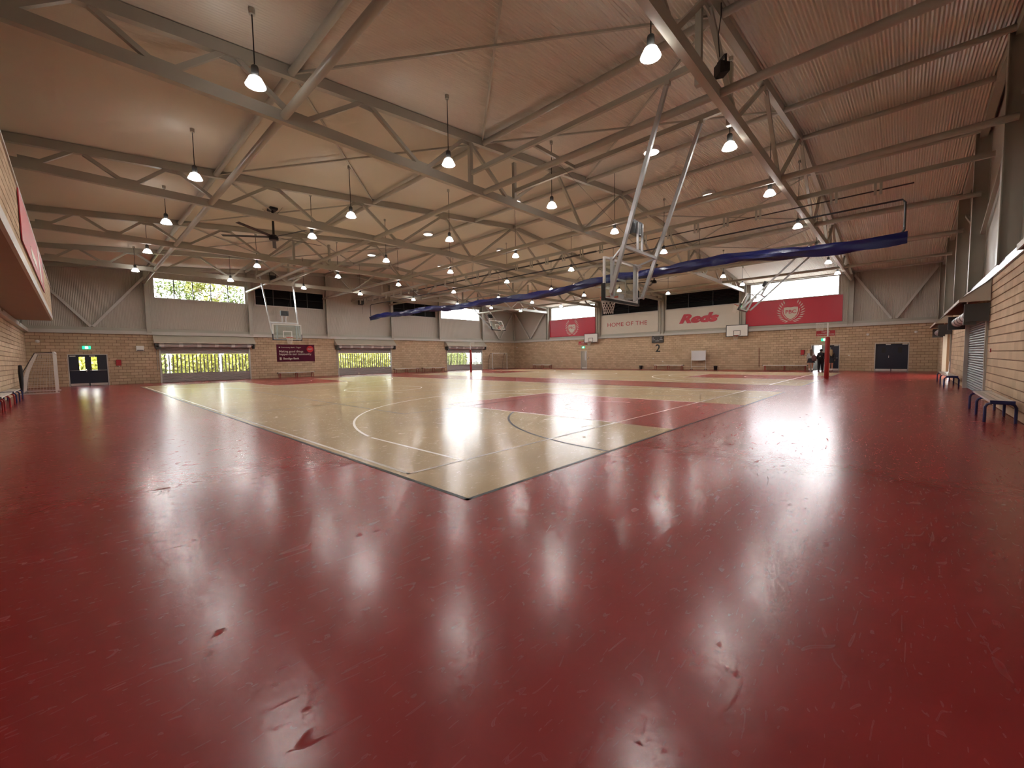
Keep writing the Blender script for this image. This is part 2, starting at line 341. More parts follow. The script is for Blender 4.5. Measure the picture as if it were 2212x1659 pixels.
for y0 in (0, 18.905):
    yc = y0 + 7.5
    rect('court_field', M['floor_beige'], W0, E0, y0 - .125, y0 + 15.125, .001)
    dk, wh = M['line_dark'], M['line_white']
    for a in ((W0 - .05, E0 + .05, y0 - .175, y0 - .125), (W0 - .05, E0 + .05, y0 + 15.125, y0 + 15.175), (E0, E0 + .05, y0 - .175, y0 + 15.175), (W0 - .05, W0, y0 - .175, y0 + 15.175)):
        rect('boundary_line', dk, *a, .002)
    for s in (1, -1):
        ex = E0 if s > 0 else W0; bx = 28.0 if s > 0 else 0.0; ft = 22.2 if s > 0 else 5.8; hx = 26.425 if s > 0 else 1.575
        rect('key_area', M['floor_red'], min(ex, ft), max(ex, ft), yc - 2.45, yc + 2.45, .0015)
        for yy in (yc - 2.45, yc + 2.4): rect('key_line', wh, min(bx, ft), max(bx, ft), yy, yy + .05, .0022)
        rect('free_throw_line', wh, ft - .025, ft + .025, yc - 2.45, yc + 2.45, .0022)
        rect('base_line', wh, bx if s > 0 else bx - .05, bx + .05 if s > 0 else bx, y0 - .05, y0 + 15.05, .003)
        arc('free_throw_arc', wh, ft, yc, 1.8, PI / 2 if s > 0 else -PI / 2, 3 * PI / 2 if s > 0 else PI / 2, .05, .0026)
        arc('restricted_arc', wh, hx, yc, 1.25, PI / 2 if s > 0 else -PI / 2, 3 * PI / 2 if s > 0 else PI / 2, .05, .0026)
        a_ = math.acos(1.41 / 6.75) if s > 0 else 0
        th = math.asin(6.65 / 6.75)
        arc('three_point_arc', wh, hx, yc, 6.725, PI - th if s > 0 else -th, PI + th if s > 0 else th, .05, .0026, 60)
        jx = hx - s * math.sqrt(6.725 ** 2 - 6.65 ** 2)
        for yy in (yc - 6.65, yc + 6.65): rect('three_point_line', wh, min(jx, bx), max(jx, bx), yy - .025, yy + .025, .0026)
        t0 = math.asin(2.5 / 4.9)
        for sg in (1, -1):
            if s > 0: arc('goal_circle', dk, ex, yc, 4.875, PI + sg * t0, PI + sg * PI / 2, .05, .0024)
            else: arc('goal_circle', dk, ex, yc, 4.875, sg * t0, sg * PI / 2, .05, .0024)
    for yy in (y0 - .05, y0 + 15): rect('side_line', wh, -.05, 28.05, yy, yy + .05, .003)
    arc('centre_circle', wh, 14.06, yc, 1.8, 0, 2 * PI, .05, .0026, 48)
    for xx in (8.99, 19.13): rect('third_line', dk, xx - .025, xx + .025, y0 - .125, y0 + 15.125, .002)
    for xx in (5.06, 23.06): rect('volleyball_line', dk, xx - .025, xx + .025, yc - 4.5, yc + 4.5, .0021)
    for xx in (11.06, 17.06): rect('attack_line', dk, xx - .025, xx + .025, yc - 4.5, yc + 4.5, .0021)
    for yy in (yc - 4.5, yc + 4.5): rect('volleyball_line', dk, 5.06, 23.06, yy - .025, yy + .025, .0021)

# ---- openings
L_DOOR = (-3.12, -1.28, 0, 2.06)
L_SHUT = [(1.35, 7.02), (14.15, 19.78), (26.9, 32.5)]
R_SHUT = [(.6, 6.0), (14.95, 20.6), (27.3, 32.9)]
L_WIN = [(1.27, 6.95), (7.56, 13.15), (20.14, 25.62), (26.27, 32.25)]
B_DOOR = [(4.66, 5.52), (26.93, 28.78), (30.83, 32.7)]
B_BAY = [(.2, 6.55), (7.4, 14.05), (14.78, 21.57), (22.4, 28.62)]
WZ0, WZ1 = 6.0, 7.48

# ---- left wall (gable end with shutters)
lh = [L_DOOR] + [(a, b, 0, 2.62) for a, b in L_SHUT]
wl = holed(MB(), 0, XL - .25, XL - .012, YF - .25, YB + .25, 0, BT, lh).build('wall_left', M['mortar']); tag(wl, 'sand coloured block wall with three roller shutters', kind='structure')
lay_bricks(wl, 0, XL, 1, YF, YB, 0, BT, lh)
def gable(name, x0, x1, holes, parent, face_x):
    mb = holed(MB(), 0, x0, x1, YF - .25, YB + .25, BT, 7.55, holes)
    mb.prism([(YF - .25, 7.55), (YB + .25, 7.55), (YB + .25, roof_z(YB) + .05), (RY, roof_z(RY) + .05), (YF - .25, roof_z(YF) + .05)], x1 - x0, 'yz', x0)
    return mb.build(name, M['clad_y'], parent)
gable('wall_sheet', XL - .35, XL - .15, [(a, b, WZ0, WZ1) for a, b in L_WIN], wl, XL)
def ledge_x(parent, x_in, s):
    MB().box(*sorted((x_in - s * .15, x_in + s * .16)), YF, YB, BT + .0, BT + .10).box(*sorted((x_in + s * .10, x_in + s * .16)), YF, YB, BT + .10, BT + .22).build('ledge_beam', M['steel_lt'], parent)
    MB().box(*sorted((x_in - s * .15, x_in - s * .02)), YF, YB, BT + .1, BT + .42).build('sill_rail', M['steel'], parent)
ledge_x(wl, XL, 1)
def ibeam_z(mb, x, y, z0, z1, dx, dy, t=.02):
    """upright I section, web along x"""
    mb.box(x - dx / 2, x - dx / 2 + t, y - dy / 2, y + dy / 2, z0, z1).box(x + dx / 2 - t, x + dx / 2, y - dy / 2, y + dy / 2, z0, z1).box(x - dx / 2 + t, x + dx / 2 - t, y - t / 2, y + t / 2, z0, z1)
    return mb
for y in COLS_Y: ibeam_z(MB(), XL + .03, y, BT + .1, roof_z(y) - .12, .34, .25).build('wall_column', M['steel'], wl)
for y in (YF + .05, YB - .05): ibeam_z(MB(), XL + .03, y, BT + .1, roof_z(y) - .12, .3, .2).build('wall_column', M['steel'], wl)
for ya, yb in ((YF + .2, -1.95), (.8, -1.85), (32.75, 35.45), (YB - .25, 35.6)): MB().bar((XL + .06, ya, 7.35), (XL + .06, yb, 3.85), .15, .15).build('wall_brace', M['steel_lt'], wl)
def rafter(x, parent):
    for ya, yb in ((YF, RY), (RY, YB)): MB().bar((x, ya, roof_z(ya) - .17), (x, yb, roof_z(yb) - .17), .2, .26).build('gable_rafter', M['steel'], parent)
rafter(XL + .03, wl)
for a, b in L_WIN[1:3]: pass

# ---- back wall
bh = [(a, b, 0, 2.1) for a, b in B_DOOR]
wb = holed(MB(), 1, YB + .012, YB + .25, XL - .25, XR + .25, 0, BT, bh).build('wall_back', M['mortar']); tag(wb, 'sand coloured block wall under the painted club panels', kind='structure')
lay_bricks(wb, 1, YB, -1, XL, XR, 0, BT, bh)
holed(MB(), 1, YB + .15, YB + .35, XL - .25, XR + .25, BT, roof_z(YB) + .05, [(a, b, WZ0 - .06, WZ1) for a, b in B_BAY]).build('wall_sheet', M['clad_x'], wb)
MB().box(XL, XR, YB - .16, YB + .15, BT, BT + .1).box(XL, XR, YB - .16, YB - .1, BT + .1, BT + .22).build('ledge_beam', M['steel_lt'], wb)
MB().box(XL, XR, YB + .02, YB + .15, BT + .1, BT + .42).build('sill_rail', M['steel'], wb)
for x in TX: ibeam_z(MB(), x, YB - .02, BT + .1, 7.6, .34, .36).build('wall_column', M['steel'], wb)
for xa, xb in ((XL + .3, -3.3), (-.5, -3.1), (29.5, 31.68), (XR - .2, 31.94)): MB().bar((xa, YB - .06, 7.3), (xb, YB - .06, 3.85), .15, .15).build('wall_brace', M['steel_lt'], wb)
MB().box(XL, XR, YB - .1, YB + .15, 7.5, 7.66).build('eaves_beam', M['steel_lt'], wb)

# ---- right wall
rh = [(a, b, 0, 2.45) for a, b in R_SHUT]
wr = holed(MB(), 0, XR + .012, XR + .25, YF - .25, YB + .25, 0, BT, rh).build('wall_right', M['mortar']); tag(wr, 'sand coloured block wall with benches along it', kind='structure')
lay_bricks(wr, 0, XR, -1, YF, YB, 0, BT, rh)
gable('wall_sheet', XR + .3, XR + .5, [], wr, XR)
MB().box(XR - .05, XR + .3, YF, YB, BT, BT + .16).box(XR + .0, XR + .3, YF, YB, BT + .16, BT + .26).build('ledge_beam', M['galv'], wr)
for y in COLS_Y + [YB - .1]: ibeam_z(MB(), XR + .10, y, BT + .16, roof_z(y) - .12, .40, .27).build('wall_column', M['steel'], wr)
rafter(XR + .1, wr)
for ya, yb in ((7.3, 13.2), (19.75, 13.5), (20.1, 25.8)): MB().bar((XR + .18, ya, 5.6), (XR + .18, yb, 7.6), .1, .1).build('wall_brace', M['steel'], wr)

# ---- front wall with the overhanging balcony
wf = MB().box(XL - .25, XR + .25, YF - .25, YF - .012, 0, BT).build('wall_front', M['mortar']); tag(wf, 'sand coloured block wall under the balcony', kind='structure')
lay_bricks(wf, 1, YF, 1, XL, 20, 0, BT, [])
MB().box(XL - .25, XR + .25, YF - .35, YF - .15, BT, roof_z(YF) + .05).build('wall_sheet', M['clad_x'], wf)
MB().box(XL, XR, YF - .15, YF + .18, BT, BT + .2).build('ledge_beam', M['steel_lt'], wf)
for x in TX: ibeam_z(MB(), x, YF + .05, BT + .1, 7.6, .3, .3).build('wall_column', M['steel'], wf)
bal = MB().box(1.2, 26, YF, -3.62, 3.68, 3.76).box(1.2, 26, -3.62, -3.47, 3.72, 5.3).build('balcony', M['mortar']); tag(bal, 'block fronted balcony overhanging the left end of the front wall', kind='structure')
MB().box(1.15, 26, YF, -3.5, 3.62, 3.68).build('soffit', M['soffit'], bal)
MB().box(1.15, 26, -3.5, -3.44, 3.62, 3.86).box(1.15, 1.2, YF, -3.5, 3.62, 3.86).build('edge_trim', M['steel_lt'], bal)
lay_bricks(bal, 1, -3.455, 1, 1.2, 26, 3.86, 5.26, [], 120)
MB().box(1.2, 26, -3.64, -3.43, 5.28, 5.34).build('coping', M['steel_lt'], bal)
sg = MB().box(9, 18.6, -3.44, -3.42, 4.1, 5.2).build('club_sign', M['redsign']); tag(sg, 'faded red club sign on the balcony front at far left', 'sign')
MB().prism([(10.5, 4.2), (11.4, 4.2), (12.6, 5.1), (11.7, 5.1)], .006, 'xz', -3.42).prism([(13.2, 4.3), (15.6, 4.3), (15.9, 4.5), (13.5, 4.5)], .006, 'xz', -3.42).build('print', M['cream'], sg)

# ---- roof sheet: real corrugations running down the slope
def corrugated(y0, y1, mb):
    pitch, n = .076, 6; nx = int((XR - XL + 1.0) / pitch); base = len(mb.v); x0 = XL - .4; cols = nx * n
    for i in range(cols + 1):
        x = x0 + i * pitch / n; dz = .013 * math.cos(2 * PI * i / n)
        mb.v += [(x, y0, roof_z(y0) + dz), (x, y1, roof_z(y1) + dz)]
    for i in range(cols):
        a = base + 2 * i; mb.face([a, a + 1, a + 3, a + 2])
cm = MB(); corrugated(YF - .4, RY, cm); corrugated(RY, YB + .4, cm)
ce = cm.build('ceiling', M['roof'], smooth=True); tag(ce, 'cream corrugated steel roof seen from below', kind='structure')
MB().prism([(YF - .5, roof_z(YF) + .05), (RY, roof_z(RY) + .06), (YB + .5, roof_z(YB) + .05), (YB + .5, roof_z(YB) + .3), (RY, roof_z(RY) + .3), (YF - .5, roof_z(YF) + .3)], XR - XL + 1.2, 'yz', XL - .6).build('outer_roof', M['roof'], ce)
for y in (1.0, 7.0, 13.2, 16.4, 19.6, 25.8, 31.8): MB().tube([(XL + .1, y, chord_z(y) - .02), (XR + .1, y, chord_z(y) - .02)], .085, 12).build('purlin_tube', M['steel'], ce, smooth=True)
for y in (.8, 7.0, 13.0, 19.7, 25.9, 32.1): MB().tube([(XL + .1, y, 6.99), (XR + .1, y, 6.99)], .09, 12).build('tie_tube', M['steel'], ce, smooth=True)
bx = [XR] + TX + [XL]
for i in range(1, 5):
    for ya, yb in ((1.0, 7.0), (7.0, 13.2), (19.6, 25.8), (25.8, 31.8)):
        if i in (2, 3) and ya in (7.0, 19.6): continue
        for p, q in ((ya, yb), (yb, ya)):
            MB().bar((bx[i], p, roof_z(p) - .1 - (.06 if p > q else 0)), (bx[i + 1], q, roof_z(q) - .1 - (.06 if p > q else 0)), .05, .05).build('roof_brace', M['steel'], ce)
        
# ---- roof trusses
TOPN = [-2.4, -.2, 2.85, 6.3, 11.0]; BOTN = [-3.35, -1.3, 1.15, 4.6, 8.3, 13.0]
TOPN = TOPN + [RY] + [2 * RY - y for y in reversed(TOPN)]; BOTN = BOTN + [2 * RY - y for y in reversed(BOTN)]
TW = ['first', 'second', 'third', 'fourth', 'fifth']
for k, x in enumerate(TX):
    t = thing('roof_truss', f'long grey steel roof truss, {TW[k]} of five counted from the right wall', 'truss', (x, YF + .3, 7), group='roof trusses'); o = (x, YF + .3, 7)
    MB().bar((x, YF + .1, 6.98), (x, YB - .1, 6.98), .15, .25).build('bottom_chord', M['steel'], t, o)
    for ya, yb in ((YF + .1, RY), (RY, YB - .1)): MB().bar((x, ya, chord_z(ya)), (x, yb, chord_z(yb)), .15, .25).build('top_chord', M['steel'], t, o)
    for i in range(len(BOTN)):
        b = BOTN[i]
        for tn in (TOPN[i - 1] if i > 0 else None, TOPN[i] if i < len(TOPN) else None):
            if tn is None: continue
            s = .12 if tn > b else -.12
            MB().bar((x, b + s, 7.08), (x, tn - s, chord_z(tn) - .1), .10, .10).build('web_member', M['steel'], t, o)
    for y in (YF + .25, YB - .25): MB().bar((x, y, 6.9), (x, y, chord_z(y) + .1), .15, .2).build('end_post', M['steel'], t, o)
    for b in BOTN: MB().bar((x, b - .22, 7.13), (x, b + .22, 7.13), .02, .16).build('gusset_plate', M['steel'], t, o)
    for tn in TOPN[1:-1]: MB().bar((x, tn - .2, chord_z(tn) - .16), (x, tn + .2, chord_z(tn) - .16), .02, .14).build('gusset_plate', M['steel'], t, o)

# ---------------------------------------------------------------- windows
def window_x(n, a, b, panes, label, dark=False):
    """window in the left wall"""
    fr = MB(); x0, x1 = XL - .33, XL - .10; t = .07
    for q in ((a, b, WZ0, WZ0 + t), (a, b, WZ1 - t, WZ1), (a, a + t, WZ0 + t, WZ1 - t), (b - t, b, WZ0 + t, WZ1 - t)): fr.box(x0, x1, *q)
    o = fr.build(f'window_{n}', M['steel_lt']); tag(o, label, kind='structure')
    wd = (b - a - 2 * t) / panes
    for i in range(panes):
        if dark:
            MB().box(XL - .26, XL - .20, a + t + i * wd, a + t + (i + 1) * wd, WZ0 + t, WZ1 - t).build('pane', M['darkglass'], o)
        else:
            MB().box(XL - .265, XL - .255, a + t + i * wd + .02, a + t + (i + 1) * wd - .02, WZ0 + t, WZ1 - t).build('pane', M['glass'], o)
        if i: MB().box(XL - .28, XL - .185 if dark else XL - .22, a + t + i * wd - .03, a + t + i * wd + .03, WZ0 + t, WZ1 - t).build('mullion', M['dark'], o)
    if dark: MB().box(XL - .27, XL - .19, a + t, b - t, 6.72, 6.74).build('transom', M['dark'], o)
    return o
window_x(1, *L_WIN[0], 5, 'five pane strip window showing treetops in the left wall')
window_x(2, *L_WIN[1], 4, 'blacked out strip window behind the nearer left hoop', True)
window_x(3, *L_WIN[2], 4, 'blacked out strip window right of the hanging curtain end', True)
window_x(4, *L_WIN[3], 4, 'bright strip window at the far end of the left wall')
def window_y(n, a, b, panes, label, louvre=False):
    fr = MB(); t = .06; z0, z1 = WZ0 - .06, WZ1
    for q in ((z0, z0 + t), (z1 - t, z1)): fr.box(a, b, YB + .1, YB + .33, *q)
    for q in ((a, a + t), (b - t, b)): fr.box(*q, YB + .1, YB + .33, z0 + t, z1 - t)
    o = fr.build(f'window_{n}', M['steel_lt']); tag(o, label, kind='structure')
    wd = (b - a - 2 * t) / panes
    for i in range(panes):
        xa = a + t + i * wd; xb = xa + wd
        if louvre:
            MB().box(xa, xb, YB + .27, YB + .29, z0 + t, z1 - t).build('backing_panel', M['darkglass'], o)
            k = 0; z = z0 + .45
            while z < z1 - .12:
                MB().add([(xa + .03, YB + .14, z), (xb - .03, YB + .14, z), (xb - .03, YB + .25, z + .09), (xa + .03, YB + .25, z + .09), (xa + .03, YB + .14, z + .012), (xb - .03, YB + .14, z + .012), (xb - .03, YB + .25, z + .102), (xa + .03, YB + .25, z + .102)],
                         [(0, 1, 2, 3), (7, 6, 5, 4), (0, 4, 5, 1), (2, 6, 7, 3)]).build('louvre_blade', M['louvre'], o); z += .14
            if i: MB().box(xa - .035, xa + .035, YB + .12, YB + .27, z0 + t, z1 - t).build('mullion', M['louvre'], o)
        else:
            MB().box(xa + .02, xb - .02, YB + .225, YB + .235, z0 + t, z1 - t).build('pane', M['glass'], o)
            if i: MB().box(xa - .02, xa + .02, YB + .2, YB + .26, z0 + t, z1 - t).build('mullion', M['steel_lt'], o)
window_y(5, *B_BAY[0], 4, 'bright strip window above the left crest panel')
window_y(6, *B_BAY[1], 2, 'black louvre band behind the nearest hoop', True)
window_y(7, *B_BAY[2], 3, 'black louvre band above the red team name', True)
window_y(8, *B_BAY[3], 4, 'bright strip window above the right crest panel')

# ---------------------------------------------------------------- printed wall panels
def panel(name, a, b, z0, z1, m, label, cat='panel'):
    o = MB().box(a, b, YB + .06, YB + .14, z0, z1).build(name, M[m]); return tag(o, label, cat)
pA = panel('crest_panel', -.02, 6.6, 3.86, 5.92, 'redpanel', 'crimson panel with cream crest between corner and middle of back wall')
pB = panel('slogan_panel', 7.4, 14.05, 3.86, 5.92, 'creampanel', 'cream panel reading HOME OF THE')
pC = panel('team_panel', 14.78, 21.57, 3.86, 5.92, 'creampanel', 'cream panel with slanted red team name')
pD = panel('crest_panel', 22.12, 28.85, 3.86, 5.92, 'redpanel', 'crimson panel with cream crest at the right end of back wall')
def crest(parent, cx, sc_):
    yo = YB + .055
    sh = [(-.62, .48), (-.30, .52), (0, .48), (.30, .52), (.62, .48)] ; half = [(.64, .1), (.55, -.25), (.35, -.55), (0, -.78)]
    def pl(k): return [(cx + x * k * sc_, 4.86 + z * k * sc_) for x, z in sh + half + [(-x, z) for x, z in reversed(half[:-1])]]
    ring = [(cx + x * 1.22 * sc_, 4.86 + (z * 1.14 - .02) * sc_) for x, z in [(-.64, .30)] + [(-x, z) for x, z in half[:-1]] + [half[-1]] + [(x, z) for x, z in reversed(half[:-1])] + [(.64, .30)]]
    ins = [(cx + (x - cx) * .93, 4.86 + (z - 4.86) * .94) for x, z in ring]; b = MB()
    for i in range(len(ring) - 1): b.prism([ring[i], ring[i + 1], ins[i + 1], ins[i]], .004, 'xz', yo)
    b.build('shield_outline', M['cream'], parent)
    MB().prism(pl(1)[::-1], .004, 'xz', yo).build('shield', M['cream'], parent)
    for s in (1, -1):
        for i in range(11):
            t = i / 10; a = -PI / 2 + .18 + t * 2.25; r = 1.02 + .03 * math.sin(t * 3)
            px, pz = math.cos(a) * r * .80, math.sin(a) * r * .95 + .08; d = a + .95 - t * .55; ln = .50 - .12 * abs(t - .5)
            dx, dz = math.cos(d) * ln, math.sin(d) * ln; nx, nz = -math.sin(d) * .06, math.cos(d) * .06
            pts = [(px, pz), (px + dx * .5 + nx, pz + dz * .5 + nz), (px + dx, pz + dz), (px + dx * .5 - nx, pz + dz * .5 - nz)]
            MB().prism([(cx + s * p * sc_, 4.86 + q * sc_) for p, q in pts], .004, 'xz', yo).build('laurel_leaf', M['cream'], parent)
    text('lettering', 'PBC', .52 * sc_, M['redpanel'], parent, (cx, yo - .004, 4.72 * 1 + .02), ROT_WR, align='CENTER', sx=1.05, bold=.008)
crest(pA, 3.36, .80); crest(pD, 25.46, .80)
text('lettering', 'HOME OF THE', .62, M['redsign'], pB, (8.15, YB + .055, 4.66), ROT_WR, sx=1.13, space=1.05)
text('lettering', 'Reds', 1.12, M['redpanel'], pC, (16.2, YB + .055, 4.55), ROT_WR, shear=.32, bold=.065, sx=1.55)
bn = MB().box(XL + .004, XL + .03, 8.97, 12.07, 1.36, 2.83).build('bank_banner', M['maroon']); tag(bn, 'maroon bank sponsor banner below the nearer left hoop', 'banner')
fx = XL + .031
text('lettering', 'Community Bank · Tugun', .155, M['cream'], bn, (fx, 9.32, 2.53), ROT_WL)
text('lettering', 'Making good things', .25, M['cream'], bn, (fx, 9.16, 2.16), ROT_WL, bold=.003)
text('lettering', 'happen in our community.', .25, M['cream'], bn, (fx, 9.16, 1.92), ROT_WL, bold=.003)
text('lettering', 'Bendigo Bank', .23, M['cream'], bn, (fx, 9.46, 1.55), ROT_WL, bold=.006)
MB().box(fx, fx + .003, 9.18, 9.33, 1.51, 1.73).build('logo_mark', M['cream'], bn)
MB().lathe([(.055, 0), (.055, .003)], (fx, 9.2, 2.58), 10, 0).build('pin_mark', M['cream'], bn)
MB().lathe([(.29, 0), (.29, .004)], (fx, 11.68, 2.44), 28, 0).build('red_spot', M['spot'], bn)
text('lettering', '$2mil+', .15, M['cream'], bn, (fx + .005, 11.68, 2.4), ROT_WL, align='CENTER', bold=.004)

# ---------------------------------------------------------------- doors
def leaf_y(parent, a, b, z1, mat_, vis=None, bar=True, y=YB + .12):
    d = MB()
    if vis: holed(d, 1, y, y + .045, a, b, .0, z1, [vis])
    else: d.box(a, b, y, y + .045, 0, z1)
    o = d.build('door_leaf', M[mat_], parent)
    MB().box(a + .02, b - .02, y - .004, y, .01, .16).build('kick_plate', M['alu'], o)
    if bar: MB().tube([(a + .08, y - .05, 1.0), (b - .08, y - .05, 1.0)], .014).build('push_bar', M['alu'], o)
    if vis: MB().box(vis[0], vis[1], y + .02, y + .026, vis[2], vis[3]).build('vision_pane', M['glass'], o)
    MB().box(b - .32, b - .05, y - .05, y, z1 - .12, z1 - .06).build('door_closer', M['alu'], o)
    return o
def frame_y(n, a, b, label, z1=2.1, y=YB):
    o = MB().box(a, a + .05, y - .01, y + .24, 0, z1).box(b - .05, b, y - .01, y + .24, 0, z1).box(a, b, y - .01, y + .24, z1 - .05, z1).build(f'door_{n}', M['steel_lt']); return tag(o, label, kind='structure')
d1 = frame_y(1, *B_DOOR[0], 'single grey door below the home change room sign'); leaf_y(d1, 4.71, 5.47, 2.05, 'steel', None, False); MB().box(5.15, 5.3, YB + .112, YB + .119, .95, 1.9).build('vision_strip', M['board'], d1)
MB().tube([(5.4, YB + .08, .95), (5.4, YB + .08, 1.2)], .014).build('door_handle', M['alu'], d1)
d2 = frame_y(2, *B_DOOR[1], 'open navy double doors where students leave'); leaf_y(d2, 27.93, 28.73, 2.05, 'navy', (28.02, 28.22, 1.05, 1.85))
o_ = MB().box(26.98, 27.02, YB + .15, YB + .95, .01, 2.05).build('door_leaf', M['dark'], d2)
d3 = frame_y(3, *B_DOOR[2], 'closed navy double doors near the right corner')
for a, b in ((30.88, 31.76), (31.77, 32.65)):
    lf = leaf_y(d3, a, b, 2.05, 'navy', None, False)
    MB().box((a + b) / 2 - .1, (a + b) / 2 + .12, YB + .116, YB + .12, 1.35, 1.75).build('vision_panel', M['black'], lf)
MB().box(31.74, 31.79, YB + .1, YB + .18, 0, 2.05).build('meeting_stile', M['navy'], d3)
MB().tube([(31.62, YB + .09, .98), (31.62, YB + .09, 1.14)], .016).build('door_handle', M['alu'], d3)
d4 = MB(); y0, y1 = L_DOOR[:2]
d4.box(XL - .24, XL + .01, y0, y0 + .05, 0, 2.06).box(XL - .24, XL + .01, y1 - .05, y1, 0, 2.06).box(XL - .24, XL + .01, y0, y1, 2.01, 2.06)
d4 = tag(d4.build('door_4', M['steel_lt']), 'navy double doors with lit slot windows under the left exit sign', kind='structure')
ym = (y0 + y1) / 2
for a, b, va in ((y0 + .05, ym - .01, ym - .42), (ym + .01, y1 - .05, ym + .14)):
    lf = holed(MB(), 0, XL - .14, XL - .09, a, b, .0, 2.01, [(va, va + .27, 1.0, 1.88)]).build('door_leaf', M['navy'], d4)
    MB().box(XL - .12, XL - .114, va, va + .27, 1.0, 1.88).build('vision_pane', M['glass'], lf)
    MB().box(XL - .09, XL - .085, a + .02, b - .02, .02, .17).build('kick_plate', M['alu'], lf)
    MB().tube([(XL - .04, a + .03, 1.0), (XL - .04, b - .03, 1.0)], .014).build('push_bar', M['alu'], lf)
    MB().box(XL - .09, XL - .05, a + .05, a + .32, 1.9, 1.96).build('door_closer', M['alu'], lf)
MB().box(XL - .15, XL - .08, ym - .03, ym + .03, 0, 2.01).build('meeting_stile', M['navy'], d4)
MB().tube([(XL - .04, ym - .1, .9), (XL - .04, ym - .1, 1.1)], .016).build('door_handle', M['alu'], d4)
# corridor behind the open doors
MB().box(26.3, 29.6, YB + .26, YB + 3.2, -.2, 0).build('corridor_floor', M['ground'], d2)
cw = holed(MB(), 1, YB + 3.2, YB + 3.3, 26.3, 29.6, -.2, 2.7, [(26.75, 27.25, .9, 2.1), (27.55, 27.75, 0, .75)])
cw.box(26.25, 26.35, YB + .3, YB + 3.2, 0, 2.6).box(29.55, 29.65, YB + .3, YB + 3.2, 0, 2.6).box(26.25, 29.65, YB + .26, YB + 3.3, 2.6, 2.7).build('corridor_wall', M['white'], d2)

# ---------------------------------------------------------------- roller shutters
def shutter(label, xw, s, a, b, vision, top, rolled=False, hoodz=2.80, ext=.18):
    """s: direction into the room"""
    t = thing('roller_shutter', label, 'roller shutter', (xw, (a + b) / 2, 0), group='roller shutters'); o = (xw, (a + b) / 2, 0)
    def X(u0, u1): return sorted((xw + s * u0, xw + s * u1))
    for y in (a, b - .09): MB().box(*X(-.12, .05), y, y + .09, 0, top).build('guide_rail', M['steel_lt'], t, o)
    zs = .0; slats = MB(); c0, c1 = X(-.10, -.07); z = zs
    hz0, hz1 = (.66, 2.02) if vision else (9, 9)
    while not rolled and z < top - .02:
        zt = min(z + .082, top)
        if not (hz0 <= z + .04 <= hz1):
            slats.prism([(xw + s * -.10, z), (xw + s * -.07, z + .012), (xw + s * -.055, z + .04), (xw + s * -.07, zt - .012), (xw + s * -.10, zt + .002)], b - a - .12, 'xz', a + .06)
        z += .082
    if not rolled: slats.build('slat_curtain', M['shutter' if vision else 'shutter_dk'], t, o)
    if vision:
        g = MB(); n = 24; wd = (b - a - .18) / n; zz = hz0
        for i in range(n + 1): g.box(*X(-.10, -.06), a + .09 + i * wd - .038, a + .09 + i * wd + .038, hz0, hz1)
        while zz < hz1: g.box(*X(-.095, -.065), a + .09, b - .09, zz - .013, zz + .013); zz += .085
        g.build('vision_grid', M['shutter_dk'], t, o)
        MB().box(*X(-.084, -.08), a + .09, b - .09, hz0, hz1).build('clear_panel', M['poly'], t, o)
    bz = top + .10; bxx = xw + s * .26
    MB().lathe([(.05, a - .2), (.05, a - .02), (.165, a - .02), (.165, b + .02), (.05, b + .02), (.05, b + .2)], (bxx, 0, bz), 20, 1).build('roll_barrel', M['shutter'], t, o, smooth=True)
    for i in range(6):
        y = a + .15 + (b - a - .3) * i / 5
        MB().lathe([(.170, y - .12), (.170, y + .12)], (bxx, 0, bz), 20, 1).build('barrel_strap', M['white' if vision else 'black'], t, o, smooth=True)
    for y in (a - .22, b + .16): MB().box(*X(.02, .5), y, y + .06, bz - .26, bz + .24).build('end_bracket', M['dark'], t, o)
    ty = a - .12
    MB().box(*X(.25, .5), ty - .05, ty + .22, bz - .34, bz - .16).build('drive_motor', M['dark'], t, o)
    MB().tube([(xw + s * .06, a - .12, 0.9), (xw + s * .06, a - .12, bz - .2)], .02).build('cable_conduit', M['steel'], t, o)
    # sheet hood sloping from the wall top out over the barrel
    ha, hb = a - .28, b + .28; h = MB()
    prof = [(0.02, BT), (.62, hoodz + .08), (.62, hoodz), (.60, hoodz), (.60, hoodz + .06), (.02, BT - .03)]
    h.prism([(xw + s * u, z) for u, z in prof], hb - ha, 'xz', ha)
    for y in (ha, hb - .02): h.prism([(xw + s * u, z) for u, z in ((.02, BT), (.60, hoodz + .08), (.60, hoodz), (.02, hoodz))], .02, 'xz', y)
    h.build('hood', M['hood'], t, o)
    return t
for (a, b), w_ in zip(L_SHUT, ('nearest the left doors', 'right of the bank banner', 'at the far end of the left wall')):
    shutter(f'see-through roller shutter with beige hood {w_}', XL, 1, a, b, True, 2.6)
shutter('grey slatted roller shutter in the right wall near the benches', XR, -1, *R_SHUT[1], False, 2.4)
shutter('raised roller shutter over the far right wall opening', XR, -1, *R_SHUT[2], False, 2.4, True)
shutter('closed roller shutter in the right wall beside the camera', XR, -1, *R_SHUT[0], False, 2.4)
